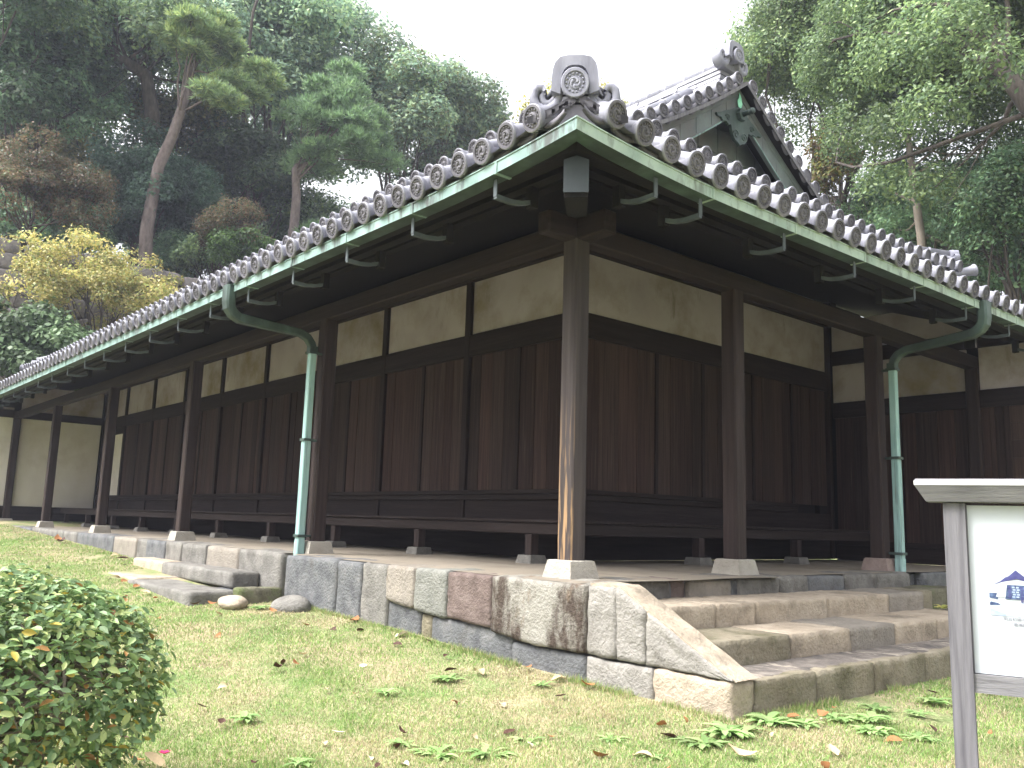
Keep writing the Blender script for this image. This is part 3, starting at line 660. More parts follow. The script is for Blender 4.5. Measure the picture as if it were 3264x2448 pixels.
# ---- ridge-end ornaments: local X faces out, Y to its left, Z up
def oni_mesh():
    m = MB()
    def band(path, wid, n0, n1, mi=0):
        P = [Vector((0, a, b)) for a, b in path]; vs = []; n = len(P)
        for i, p in enumerate(P):
            t = ((P[min(i+1, n-1)]-P[max(i-1, 0)])).normalized(); nv = Vector((0, -t.z, t.y)); w = wid[i] if hasattr(wid, '__len__') else wid
            for a_, x in ((-1, n0), (-.85, n1*.8), (-.4, n1), (.4, n1), (.85, n1*.8), (1, n0)): vs.append(Vector((x, 0, 0)) + p + nv*(a_*w/2))
        fs = [(i*6+k, i*6+k+1, (i+1)*6+k+1, (i+1)*6+k) for i in range(n-1) for k in range(5)]
        fs += [tuple(range(6)), tuple(reversed(range((n-1)*6, n*6)))]
        m.add(vs, fs, mi, True)
    body = [(-.15, -.13), (.15, -.13), (.152, .03), (.145, .10), (.132, .137), (.101, .17), (.055, .182), (-.055, .182), (-.101, .17), (-.132, .137), (-.145, .10), (-.152, .03)]
    m.prism(body, 0, -.09, 0.0)
    # arched hood standing proud of the face
    outer = [(-.152, -.03), (-.150, .04), (-.142, .10), (-.130, .135), (-.100, .168), (-.05, .178), (.05, .178), (.100, .168), (.130, .135), (.142, .10), (.150, .04), (.152, -.03)]
    inner = [(-.092, -.05), (-.090, .03), (-.082, .07), (-.066, .098), (-.045, .114), (-.02, .12), (.02, .12), (.045, .114), (.066, .098), (.082, .07), (.090, .03), (.092, -.05)]
    vs = [(x, a, b) for x in (0, .095) for pl in (outer, inner) for a, b in pl]; n = 12; fs = []
    for k in range(n-1):
        fs += [(2*n+k, 3*n+k, 3*n+k+1, 2*n+k+1), (k, 2*n+k, 2*n+k+1, k+1), (n+k, n+k+1, 3*n+k+1, 3*n+k)]
    fs += [(0, n, 3*n, 2*n), (n-1, 3*n-1, 4*n-1, 2*n-1)]
    m.add(vs, fs, 0, False)
    for s_ in (-1, 1):
        path = [(s_*a, b) for a, b in [(.088, .0), (.100, -.055), (.125, -.095), (.165, -.122), (.21, -.122), (.248, -.095), (.264, -.052), (.258, -.012), (.236, .012), (.208, .010), (.192, -.012)]]
        band(path, [.04, .055, .07, .075, .072, .066, .062, .058, .052, .045, .03], -.06, .06)
        path = [(s_*a, b) for a, b in [(.118, -.02), (.135, -.055), (.16, -.078), (.188, -.08), (.207, -.06), (.212, -.035), (.2, -.02), (.188, -.028)]]
        band(path, [.03, .04, .046, .05, .05, .046, .04, .025], -.06, .045)
        path = [(s_*a, b) for a, b in [(.105, .045), (.13, .035), (.15, .005), (.165, -.02), (.18, -.035)]]
        band(path, [.02, .028, .026, .02, .01], -.05, .03)
        m.prism([(s_*a, b) for a, b in ([(.09, -.12), (.16, -.12), (.215, -.11), (.235, -.07), (.21, -.03), (.14, -.03)])], 0, -.08, -.015)
    d = disc_mesh("d", True, .090, .22); b = len(m.V)
    m.V += [(v[0]*1.0+.135, v[1], v[2]-.0) for v in d.V]; m.C += d.C; m.F += [tuple(i+b for i in f) for f in d.F]; m.M += d.M; m.S += d.S
    return m
on = oni_mesh().build("ridge_ornament", ["oni_tile", "oni_tile"], house, (0, 0, 0))
def rotz(v): return disc_rot(v, 0)
on.rotation_mode = 'QUATERNION'; on.rotation_quaternion = rotz((1, -1, 0)); p = Vector((.93, -.955, 3.01)); on.scale = (1, 1.0, 1.16); on.location = p-ORG[house]; ORG[on] = p
o = copy_obj(on, house, (-1.66, YC, 6.40), rotz((1, 0, 0))); o.scale = (1.1, 1.1, 1.15)
o = copy_obj(on, house, (UX-.16, UY1-.16, 4.30), rotz((1, 1, 0))); o.scale = (.62,)*3
o = copy_obj(on, house, (ULX+.2, UY0+.2, 4.10), rotz((-1, -1, 0))); o.scale = (.62,)*3
o = copy_obj(on, house, (-2.15, 1.66, hup(1.28)+.14), rotz((0, -1, 0))); o.scale = (.6,)*3
m = MB()                                                       # mortar block carrying the corner ornament
m.sweep([(-.12, 0), (.12, 0), (.07, .15), (-.07, .15)], [(frame_pt(1.44, 2.72), dn, (0, 0, 1)), (frame_pt(1.05, 2.88), dn, (0, 0, 1))])
for s_ in (-1, 1):
    m.sweep([(-.018, -.022), (.018, -.022), (.018, .022), (-.018, .022)], [(frame_pt(1.455-.35*u*u*0, 2.90-.20*u+.06*u*u)+dn*(s_*(.03+.27*u)), Vector((0, 0, 1)).cross(dg), (0, 0, 1)) for u in np.linspace(0, 1, 7)])
m.build("ridge_end_block", "tile_disc", house)

# ---- gable
gab = bpy.data.objects.new("gable", None); COL.objects.link(gab); gab.parent = house; ORG[gab] = Vector((-1.6, 4.3, 4.4)); gab.location = ORG[gab]-ORG[house]
ysam = np.linspace(1.38, 7.44, 49)
def hg(y): return hup(min(y-UY0, UY1-y))
m = MB(); vs = [(-1.78, y, hg(y)-.06) for y in ysam] + [(-1.78, y, 4.22) for y in ysam]; n = len(ysam)
m.add(vs, [(n+i, n+i+1, i+1, i) for i in range(n-1)])
for y in np.arange(1.9, 6.9, .42):                              # standing seams of the sheet
    zt = hg(y)-.1
    if zt > 4.5: m.box(-1.779, -1.770, y-.006, y+.006, 4.3, zt)
for z in (4.75, 5.15, 5.5): m.box(-1.779, -1.7705, YC-(5.85-z)*1.9, YC+(5.85-z)*1.9, z-.005, z+.005)
m.build("gable_panel", "copper_sheet", gab)
for sg in (-1, 1):
    yy = np.linspace(0, 3.0, 26); m = MB(); fr = []
    for t in yy:
        y = YC+sg*t; dep = .34+.06*t/3; fr.append((y, hg(y)-.035, dep))
    vs = []; fs = []
    for y, zt, dep in fr:
        for x, z in ((-1.50, zt), (-1.44, zt), (-1.44, zt-dep*.28), (-1.455, zt-dep*.3), (-1.455, zt-dep), (-1.50, zt-dep)): vs.append((x, y, z))
    for i in range(len(fr)-1): fs += [(i*6+k, i*6+(k+1) % 6, (i+1)*6+(k+1) % 6, (i+1)*6+k) for k in range(6)]
    fs += [tuple(range(6)), tuple(range(len(fr)*6-6, len(fr)*6))]
    m.add(vs, fs)
    for t in np.arange(.25, 3.0, .31):                           # sheet seams
        y = YC+sg*t; zt = hg(y)-.035-.1; m.box(-1.456, -1.449, y-.005, y+.005, zt-.21, zt)
    m.build("bargeboard", "copper_sheet", gab)
    m = MB(); vs = []                                            # pale edge strip of the lower side
    for y, zt, dep in fr:
        for x, z in ((-1.452, zt-dep+.018), (-1.44, zt-dep+.018), (-1.44, zt-dep-.004), (-1.452, zt-dep-.004)): vs.append((x, y, z))
    m.add(vs, [(i*4+k, i*4+(k+1) % 4, (i+1)*4+(k+1) % 4, (i+1)*4+k) for i in range(len(fr)-1) for k in range(4)]); m.build("edge_strip", "copper", gab)
    m = MB(); vs = []                                            # boards and battens under the verge
    for y, zt, dep in fr:
        for x, z in ((-1.31, zt+.03), (-1.31, zt+.0), (-1.78, zt-.0), (-1.78, zt+.03)): vs.append((x, y, z))
    m.add(vs, [(i*4+k, i*4+(k+1) % 4, (i+1)*4+(k+1) % 4, (i+1)*4+k) for i in range(len(fr)-1) for k in range(4)]); m.build("verge_board", "wood_dark", gab)
    m = MB(); vs = []                                            # pale weathered edge of the verge board
    for y, zt, dep in fr:
        for x, z in ((-1.309, zt+.028), (-1.30, zt+.028), (-1.30, zt-.025), (-1.309, zt-.025)): vs.append((x, y, z))
    m.add(vs, [(i*4+k, i*4+(k+1) % 4, (i+1)*4+(k+1) % 4, (i+1)*4+k) for i in range(len(fr)-1) for k in range(4)]); m.build("verge_edge", "sign_wood", gab)
    m = MB(); ysrt = sorted([y for y in vy if (y-YC)*sg > 0], reverse=sg < 0)
    pan_lips(m, ysrt, lambda c: (VX+.085, c, hg(c)+.05), (0, 1, 0), (1, 0, 0), .13, 0); m.build("verge_tiles", "tile_disc", gab)
gab.location.x -= .10
# pendant at the peak
m = MB()
def leafpoly(pts, x0, x1, mi=0): m.prism(pts, 0, x0, x1, mi)
pz = hg(YC)-.42
half = [(0, .10), (.10, .06), (.20, .0), (.30, -.045), (.40, -.10), (.50, -.14), (.47, -.17), (.40, -.165), (.36, -.20), (.29, -.19), (.24, -.22), (.19, -.20), (.175, -.26), (.15, -.33), (.10, -.385), (.05, -.395), (.0, -.43)]
leafpoly([(YC+a, pz+b) for a, b in half]+[(YC-a, pz+b) for a, b in reversed(half[1:-1])], -1.47, -1.425)
for s_ in (-1, 1):
    for cy, cz, r0 in ((.085, -.30, .065), (.26, -.13, .05)):
        path = []
        for i in range(16):
            th = i*.55; r = r0*(1-i/18); path.append((-1.422, YC+s_*(cy+r*math.cos(th)), pz+cz+r*math.sin(th)))
        m.tube(path, .008, 5)
hexp = [(YC+.085*math.cos(PI/3*k), pz-.02+.085*math.sin(PI/3*k)) for k in range(6)]; leafpoly(hexp, -1.425, -1.37)
m.build("gable_pendant", "copper_dark", gab)
m = MB(); m.tube([(-1.37, YC, pz-.02), (-1.30, YC, pz-.02), (-1.29, YC, pz-.02), (-1.24, YC, pz-.02)], [.035, .03, .042, .03], 10); m.tube([(-1.24, YC, pz-.02), (-1.21, YC, pz-.02)], [.045, .035], 10); m.build("peg", "copper_dark", gab)
m = MB(); m.prism([(YC-.03, pz+.10), (YC+.03, pz+.08), (YC+.06, pz+.16), (YC+.04, pz+.24), (YC, pz+.30), (YC-.015, pz+.22), (YC-.045, pz+.18)], 0, -1.43, -1.424); m.build("patina_patch", "copper_bright", gab)

# ---- gutters, brackets and downpipes
gprof = [(0, 0), (.125, 0), (.125, .075), (.121, .075), (.121, .006), (.004, .006), (.004, .085), (-.005, .085), (-.007, .075), (0, .072)]
GZ = 2.528
def gz(c): return GZ+sori(c+E)*.5
m = MB(); ts = list(np.concatenate([np.linspace(-23, -3, 12), np.linspace(-2.2, E, 16)])); fr = []
for x in ts:
    i_ = 1 if x > E-1e-6 else 0
    fr.append(((x, -E, gz(-x)), (-1 if i_ else 0, 1, 0), (0, 0, 1)))
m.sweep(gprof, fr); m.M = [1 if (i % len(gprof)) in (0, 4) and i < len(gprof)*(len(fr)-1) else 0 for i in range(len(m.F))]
sA = [.339-.985*k for k in range(24)]
for x in sA: m.box(x+.06, x+.085, -E-.006, -E+.128, gz(-x)-.004, gz(-x)+.078)
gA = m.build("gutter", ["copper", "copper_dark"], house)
m = MB(); fr = []
for y in list(np.concatenate([np.linspace(-E, 2.2, 16), np.linspace(3, 10, 8)])):
    i_ = 1 if y < -E+1e-6 else 0
    fr.append(((E, y, gz(y)+.010*max(0, y)), (-1, 1 if i_ else 0, 0), (0, 0, 1)))
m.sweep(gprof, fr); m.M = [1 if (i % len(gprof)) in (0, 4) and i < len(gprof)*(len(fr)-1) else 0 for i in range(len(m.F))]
sB = [-.37, .107, 1.151, 2.225, 3.333, 4.467, 5.579, 6.69, 7.8]
for y in sB[1:]: m.box(E-.128, E+.006, y+.06, y+.085, gz(y)+.01*max(0, y)-.004, gz(y)+.01*max(0, y)+.078)
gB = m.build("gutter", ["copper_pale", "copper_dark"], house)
def bracket(par, p, inn):
    m = MB(); p = Vector(p); inn = Vector(inn); sd_ = Vector((-inn.y, inn.x, 0)); U3 = Vector((0, 0, 1)); w = .017
    pts = [(p, inn, U3), (p-U3*.115, inn, U3)]
    m.sweep([(-w, -.004), (w, -.004), (w, .004), (-w, .004)], [(p, sd_, inn), (p-U3*.122, sd_, inn)])
    path = [p-U3*.122, p-U3*.124+inn*.13, p-U3*.112+inn*.22, p-U3*.085+inn*.30]
    m.sweep([(-.03, -.06), (.03, -.06), (.03, .09), (-.03, .09)], [(p-U3*.06+inn*.30, sd_, U3), (p-U3*.06+inn*.36, sd_, U3)], 1)
    m.sweep([(-w, -.016), (w, -.016), (w, .016), (-w, .016)], [(q, sd_, U3) for q in path])
    m.build("gutter_bracket", ["bracket_metal", "wood_dark"], par)
for x in sA: bracket(gA, (x, -E+.06, gz(-x)-.003), (0, 1, 0))
for y in sB: bracket(gB, (E-.06, y, gz(y)+.01*max(0, y)-.003), (-1, 0, 0))
def downpipe(gx, gy, inn, z0, ztop, zbend, reach, zlow_):
    """box pipe: drops from the gutter, runs back under the eave to the post, then down"""
    m = MB(); inn = Vector(inn); sd_ = Vector((-inn.y, inn.x, 0)); U3 = Vector((0, 0, 1)); p0 = Vector((gx, gy, 0))
    path = []
    def P(d, z): path.append(p0+inn*d+U3*z)
    P(0, ztop); P(0, zbend+.14); P(.01, zbend+.07); P(.05, zbend+.02); P(.12, zbend-.02)
    P(reach-.16, zlow_+.07); P(reach-.07, zlow_+.03); P(reach-.02, zlow_-.03); P(reach, zlow_-.10)
    wid = [.082, .078, .07, .062, .054, .045, .043, .042, .041]
    fr = []; vs = []; K = 4
    for i, q in enumerate(path):
        t = (path[min(i+1, len(path)-1)]-path[max(i-1, 0)]).normalized(); nv = t.cross(sd_).normalized(); w = wid[i]; d = .05 if i < 5 else .041
        c = w*.25
        for a, b in ((-w, -d+c), (-w+c, -d), (w-c, -d), (w, -d+c), (w, d-c), (w-c, d), (-w+c, d), (-w, d-c)): vs.append(q+sd_*a+nv*b)
    n = 8; fs = [(i*n+k, i*n+(k+1) % n, (i+1)*n+(k+1) % n, (i+1)*n+k) for i in range(len(path)-1) for k in range(n)]+[tuple(range(n))]
    m.add(vs, fs, 1, False)
    q = p0+inn*reach
    def seg(za, zb, w, mi=0):
        c = w*.2; pr = [(-w, -w+c), (-w+c, -w), (w-c, -w), (w, -w+c), (w, w-c), (w-c, w), (-w+c, w), (-w, w-c)]
        m.sweep(pr, [(q+U3*za, sd_, inn), (q+U3*zb, sd_, inn)], mi)
    seg(zlow_-.10, 1.06, .038); seg(1.06, -.0, .041, 0); seg(-.0, z0, .044, 0); seg(zlow_-.115, zlow_-.06, .049, 1)
    pp = m.build("downpipe", ["copper_pipe", "copper_dark"], house)
    for z in (1.08, .055, zlow_-.13):
        k = MB(); w = .049
        for a, b in (((-w, -w-.006), (w, -w)), ((-w, w), (w, w+.006)), ((-w-.006, -w-.006), (-w, w+.006)), ((w, -w-.006), (w+.006, w+.006))):
            k.sweep([(a[0], a[1]), (b[0], a[1]), (b[0], b[1]), (a[0], b[1])], [(q+U3*(z-.014), sd_, inn), (q+U3*(z+.014), sd_, inn)])
        k.sweep([(-.015, .06), (.015, .06), (.015, .14), (-.015, .14)], [(q+U3*(z-.012), sd_, inn), (q+U3*(z+.012), sd_, inn)])
        k.build("pipe_clamp", "copper_dark", pp)
downpipe(-3.92, -E-.012, (0, 1, 0), -.225, 2.605, 2.30, .985, 2.17)
downpipe(E+.012, 4.74, (-1, 0, 0), -.19, 2.66, 2.36, .985, 2.19)
downpipe(-20.0, -E-.012, (0, 1, 0), -.2, 2.60, 2.30, .985, 2.16)

# ================================================================== STONE PLATFORM
plat = thing("stone_platform", "low platform of mixed weathered stones with a pale beaten earth top under the guardhouse", "platform", (-8, 1, -.8))
fl = MB()
for x0, x1, y0, y1 in ((-23, -4.06, -.27, 2.12), (-4.06, -3.78, -.10, 2.12), (-3.78, .44, -.37, 2.12), (-2.12, .33, 2.12, 7.4), (.33, 1.3, 6.2, 7.4)):
    nxx = max(2, int((x1-x0)/.4)); nyy = max(2, int((y1-y0)/.4)); b = len(fl.V); vs = []
    for j in range(nyy+1):
        for i in range(nxx+1):
            x = x0+(x1-x0)*i/nxx; y = y0+(y1-y0)*j/nyy; vs.append((x, y, -.131+.004*math.sin(x*3.1)*math.cos(y*4.3)))
    fl.add(vs, [(j*(nxx+1)+i, j*(nxx+1)+i+1, (j+1)*(nxx+1)+i+1, (j+1)*(nxx+1)+i) for j in range(nyy) for i in range(nxx)], 0, True)
fl.build("earth_floor", "clay_floor", plat)
m = MB(); m.box(-23, -4.12, -.22, 2.0, -1.1, -.16); m.box(-4.12, -3.72, -.10, 2.0, -1.1, -.161); m.box(-3.72, .34, -.30, 2.0, -1.1, -.16); m.box(-2, .25, 2.0, 7.35, -1.1, -.162); m.box(.25, 1.3, 6.25, 7.35, -1.1, -.162)
m.build("mortar_core", "stone_blue", plat)
sd_i = [0]
def pst(mat, x0, x1, y0, y1, z0, z1, lab=None, **k):
    sd_i[0] += 1; k.setdefault("rnd", .022); k.setdefault("amp", .008)
    o = blocks("stone", mat, plat, x0+.002, x1-.002, y0, y1, z0, z1, seed=sd_i[0]*13, **k)
    if lab: o["label"] = lab
def taper(x0, x1, zb0, zb1, z1):
    def f(V):
        u = np.clip((V[:, 0]-x0)/(x1-x0), 0, 1); zb = zb0+(zb1-zb0)*u; zmin = min(zb0, zb1); V = V.copy()
        V[:, 2] = z1 + (V[:, 2]-z1)*(z1-zb)/(z1-zmin); return V
    return f
ZT = -.128
pst("stone_blue", -3.74, -2.69, -.43, 0, -.80, ZT-.004)
pst("stone_blue", -2.69, -2.25, -.425, 0, -.80, ZT-.01); pst("stone_grey", -2.25, -1.82, -.42, 0, -.80, ZT-.006)
pst("stone_pale", -1.82, -1.40, -.435, 0, -.475, ZT-.002, shear=taper(-1.82, -1.40, -.425, -.475, ZT))
pst("stone_green", -1.40, -.95, -.43, 0, -.51, ZT, shear=taper(-1.4, -.95, -.47, -.51, ZT))
pst("stone_red", -.95, -.39, -.435, 0, -.52, ZT-.003, "dark red brown facing stone", shear=taper(-.95, -.39, -.495, -.52, ZT))
pst("stone_rust", -.39, .585, -.44, .06, -.575, ZT-.002, "pale corner stone with a dark rust stain", shear=taper(-.39, .1, -.535, -.575, ZT), n=14)
pst("stone_blue", -1.82, -1.33, -.40, 0, -.9, -.44, shear=None); pst("stone_moss", -1.33, -1.17, -.395, 0, -.9, -.49)
pst("stone_blue", -1.17, -.17, -.40, 0, -1.0, -.505); pst("stone_blue", -.17, .575, -.41, 0, -1.0, -.58)
bL = [-4.09, -5.17, -6.12, -6.40, -6.98, -7.57, -8.33, -8.80, -9.88, -10.72, -12.0, -12.9, -14.1, -15.4, -16.5, -17.9, -19.2, -20.4, -22.8]
mL = ["stone_grey", "stone_pale", "stone_grey", "stone_grey", "stone_grey", "stone_blue", "stone_grey", "stone_pale", "stone_blue", "stone_blue", "stone_grey", "stone_grey", "stone_grey", "stone_blue", "stone_grey", "stone_blue", "stone_grey", "stone_grey"]
for i, mt in enumerate(mL): pst(mt, bL[i+1], bL[i], -.315-.01*(i % 3), .1, -.95, ZT-.004*(i % 2), n=8)
pst("stone_blue", -4.10, -3.73, -.12, .1, -.95, ZT-.02)
bB = [(.06, .72, "stone_grey", 0), (.72, .90, "stone_red", -.01), (.90, 1.47, "stone_pale", .02), (1.47, 1.57, "stone_grey", -.02), (1.57, 2.19, "stone_grey", 0), (2.19, 2.64, "stone_grey", .01), (2.64, 3.30, "stone_blue", .0), (3.30, 3.89, "stone_grey", .01), (3.89, 4.55, "stone_grey", .03), (4.92, 5.50, "stone_blue", .0), (5.50, 6.25, "stone_pale", .0)]
for a, b, mt, dx in bB:
    V, F = rock_block(-.1, .36+dx, a+.004, b-.004, -.36, ZT-.004*(1 if mt == "stone_grey" else 2), .03, .007, int(a*97)+3); mesh_obj("stone", V, F, mt, plat, smooth=True)
V, F = rock_block(-.1, .20, 4.5, 4.95, -.5, ZT-.05, .03, .007, 77); mesh_obj("stone", V, F, "stone_moss", plat, smooth=True)
for i, (a, b) in enumerate(((.4, .85), (.85, 1.35))): pst("stone_grey", a, b, 6.17, 6.4, -.9, ZT-.003)

# ---- stone stair with a sloping cheek on its near side
stair = thing("stone_stair", "broad three step stone stair with a sloping pale cheek wall", "stairs", (1.0, 1.8, -.85))
def st(name, mat, *a, **k):
    sd_i[0] += 1; k.setdefault("rnd", .012); k.setdefault("amp", .008); k.setdefault("f", 16.0)
    V, F = rock_block(*a, seed=sd_i[0]*17, **k); return mesh_obj(name, V, F, mat, stair, smooth=True)
for a, b, mt in ((-.21, .44, "stone_moss"), (.44, 1.16, "stone_moss"), (1.16, 1.9, "stone_moss"), (1.9, 2.9, "stone_moss"), (2.9, 3.9, "stone_moss")):
    st("step_block", mt, 1.62, 1.72, a+.003, b-.003, -1.05, -.588, n=12)
st("tread", "stone_wet", 1.25, 1.66, -.20, 3.9, -.75, -.586, n=30)
for a, b, mt in ((-.2, .76, "stone_moss"), (.76, 1.54, "stone_tan"), (1.54, 2.22, "stone_pale"), (2.22, 2.96, "stone_tan"), (2.96, 3.95, "stone_tan")):
    st("step_block", mt, .78, 1.35, a+.003, b-.003, -.66, -.425, n=12)
for a, b, mt, x1 in ((-.2, .6, "stone_tan", .86), (.6, 1.08, "stone_tan", .86), (1.08, 2.10, "stone_tan", .855), (2.10, 3.13, "stone_tan", .86), (3.13, 3.81, "stone_pale", .86), (3.81, 4.12, "stone_moss", .80), (4.12, 5.0, "stone_mossy_slab", .72)):
    st("step_block", mt, .30, x1, a+.003, b-.003, -.55, -.268, n=12)
def cheek_top(x): return -.126 if x < .845 else -.126-(x-.845)*.52
def chk(x0, x1):
    def f(V):
        V = V.copy(); zt = np.array([cheek_top(x) for x in V[:, 0]]); z0 = -.57; V[:, 2] = z0 + (V[:, 2]-z0)*np.maximum(zt-z0, .004)/(-.126-z0); return V
    return f
for a, b in ((.59, .843), (.847, 1.085), (1.089, 1.71)):
    st("cheek_stone", "stone_cheek", a, b, -.425, -.205, -.57, -.126, rnd=.012, amp=.009, f=22, n=16, shear=chk(a, b))
st("cheek_base", "stone_cheek", .59, 1.143, -.42, -.21, -1.0, -.58, rnd=.012, n=12); st("cheek_base", "stone_tan", 1.149, 1.715, -.43, -.215, -1.05, -.576, rnd=.02, amp=.012, n=14)
m = MB(); vs = []                                               # dressed coping on the slope
for x in np.linspace(.60, 1.73, 20):
    z = cheek_top(x)+.012
    for y in (-.405, -.20): vs.append((x, y, z+.003*math.sin(x*30)))
for x in np.linspace(.60, 1.73, 20):
    z = cheek_top(x)-.05
    for y in (-.405, -.20): vs.append((x, y, max(z, -.575)))
fs = [(2*i, 2*i+2, 2*i+3, 2*i+1) for i in range(19)]+[(2*i, 40+2*i, 42+2*i, 2*i+2) for i in range(19)]+[(2*i+1, 2*i+3, 43+2*i, 41+2*i) for i in range(19)]
m.add(vs, fs); m.build("cheek_coping", "stone_tan", stair)

# ---- short stone steps by the downpipe on the left
side = thing("stone_steps", "two low grey stone steps laid against the platform left of the copper downpipe", "steps", (-5.8, -.75, -.66))
def ss(name, mat, *a, **k):
    sd_i[0] += 1; k.setdefault("rnd", .02); k.setdefault("amp", .006)
    V, F = rock_block(*a, seed=sd_i[0]*11, **k); mesh_obj(name, V, F, mat, side, smooth=True)
ss("upper_block", "stone_tan", -8.0, -6.76, -.60, -.31, -.75, -.365); ss("upper_block", "stone_grey", -6.75, -4.55, -.64, -.32, -.535, -.36, n=14)
ss("lower_block", "stone_tan", -7.3, -6.12, -1.14, -.55, -.8, -.515); ss("lower_block", "stone_grey", -6.11, -4.14, -1.24, -.74, -.8, -.525, n=14); ss("lower_block", "stone_blue", -4.9, -4.16, -.735, -.33, -.8, -.54)
V, F = rock_block(-3.98, -3.80, -.86, -.38, -.80, -.47, .03, .012, 5); V[:, 0] += (V[:, 2]+.8)*-.15
o = mesh_obj("mossy_slab", V, F, "stone_mossy_slab", None, smooth=True); tag(o, "dark mossy stone slab leaning on edge beside the low steps", "stone slab")
def boulder(name, label, cx, cy, cz, rx, ry, rz, mat, seed):
    n = 20; V = []; F = []
    for i in range(n+1):
        th = PI*i/n
        for k in range(2*n): V.append((math.sin(th)*math.cos(PI*k/n), math.sin(th)*math.sin(PI*k/n), math.cos(th)))
    for i in range(n):
        for k in range(2*n): F.append((i*2*n+k, (i+1)*2*n+k, (i+1)*2*n+(k+1) % (2*n), i*2*n+(k+1) % (2*n)))
    V = np.array(V); V = V*(1+wob(V, seed, 1.3, .10, 3))[:, None]; V = V*np.array([rx, ry, rz])+np.array([cx, cy, cz])
    o = mesh_obj(name, V, F, mat, None, smooth=True); tag(o, label, "rock")
boulder("rounded_stone", "smooth oval beige stone on the grass by the low steps", -3.72, -.98, ground(-3.72, -.98)+.035, .20, .13, .075, "stone_tan", 3)
boulder("flat_rock", "rough brown flat rock half sunk in grass at the platform foot", -3.2, -.60, ground(-3.2, -.6)+.01, .24, .17, .115, "stone_grey", 8)

# ---- rampart wall behind
ramp = thing("stone_rampart", "tall old castle wall of large fitted grey brown boulders under the trees", "stone wall", (-28, 3, -1))
rr = random.Random(12); VV = []; FF = []; z = -.6
while z < 9.1:
    h = rr.uniform(.55, .85) if z < 8.3 else 9.22-z; y = -13.0+rr.uniform(0, .6)
    while y < 16:
        w = rr.uniform(.7, 1.5); xo = (9.2-z)*.18
        a = rr.uniform(-.05, .05)
        V, F = rock_block(-28.9+xo, -28.0+xo+rr.uniform(-.05, .06), y+.02, y+w-.02, z+.015+a, z+h-.015+rr.uniform(-.05, .05), .10, .035, rr.randrange(999), 3, 2.5)
        V[:, 1] += (V[:, 2]-z)*rr.uniform(-.15, .15)
        b = sum(len(q) for q in VV); VV.append(V); FF += [tuple(i+b for i in f) for f in F]; y += w
    z += h
mesh_obj("boulder_face", np.concatenate(VV), FF, "rampart_stone", ramp, smooth=True)
m = MB(); vs = [(-28.75, -60, 9.0), (-28.75, 110, 9.0), (-26.9, 110, -1), (-26.9, -60, -1)]
m.prism([(-29.6, 9.05), (-28.45, 9.05), (-26.7, -1), (-29.6, -1)], 1, -60, 110); m.build("core", "rampart_stone", ramp)

# ================================================================== VEGETATION
def quads(C, U, Wd, N, lift=.18):
    """leaf diamonds: centre, half-length vector U, half-width vector Wd, normal N"""
    n = len(C); V = np.empty((n, 4, 3), np.float32); V[:, 0] = C-U; V[:, 1] = C+Wd*1.0+N*lift*np.linalg.norm(Wd, axis=1)[:, None]-U*.1; V[:, 2] = C+U; V[:, 3] = C-Wd+N*lift*np.linalg.norm(Wd, axis=1)[:, None]-U*.1
    return V.reshape(-1, 3), np.arange(4*n, dtype=np.int32).reshape(n, 4)
def nrmz(a): return a/np.maximum(np.linalg.norm(a, axis=1), 1e-6)[:, None]
def leaf_clumps(rs, clumps, n, size, cols, ratio=.5, shell=.55, updir=.55, droop=.25, holes=.0, flat=None, squash=1.0):
    """leaves over the shells of many ellipsoidal clumps"""
    cl = np.array(clumps); vol = cl[:, 3]*cl[:, 4]; p = vol/vol.sum(); k = rs.choice(len(cl), n, p=p)
    d = nrmz(rs.normal(size=(n, 3))); low_ = d[:, 2] < -.6; d[low_, 2] *= -rs.uniform(.1, 1, low_.sum()); d = nrmz(d)
    r = shell+(1-shell)*rs.uniform(0, 1, n)**.7; r *= 1+.16*np.sin(d[:, 0]*7+k)*np.sin(d[:, 1]*6+k*2)
    C = cl[k, :3]+d*r[:, None]*np.stack([cl[k, 3], cl[k, 3], cl[k, 4]], 1)+rs.normal(size=(n, 3))*size*.5
    if holes > 0:
        keep = wob(C, 5, 1.0/size*.16, 1, 2) > -1.0+holes; C, d, k = C[keep], d[keep], k[keep]; n = len(C)
    N = nrmz(d*.7+np.array([0, 0, updir])+rs.normal(size=(n, 3))*.45); T = nrmz(np.cross(N, rs.normal(size=(n, 3)))); T[:, 2] -= droop; T = nrmz(T); Bv = nrmz(np.cross(N, T)); s = size*rs.uniform(.65, 1.25, n)
    V, F = quads(C, T*(s*.5)[:, None], Bv*(s*.5*ratio)[:, None], N)
    cols = np.array(cols); base = cols[rs.randint(0, len(cols), n)]
    tint = (1+.22*rs.normal(size=len(cl)))[k]; c = base*np.clip(tint, .6, 1.5)[:, None]*rs.uniform(.8, 1.2, n)[:, None]
    return V, F, np.repeat(c, 4, 0)
def limb(m, rs, p0, p1, r0, r1, sag=.15, n=6, mi=0):
    p0, p1 = np.array(p0, float), np.array(p1, float); L = np.linalg.norm(p1-p0); off = rs.normal(size=3)*L*.10; path = []
    for i in range(n+1):
        u = i/n; q = p0+(p1-p0)*u+off*math.sin(PI*u)+np.array([0, 0, sag*L*math.sin(PI*u)*.5])+rs.normal(size=3)*L*.012*(0 < i < n); path.append(tuple(q))
    m.tube(path, list(np.linspace(r0, r1, n+1)), 7, mi); return path
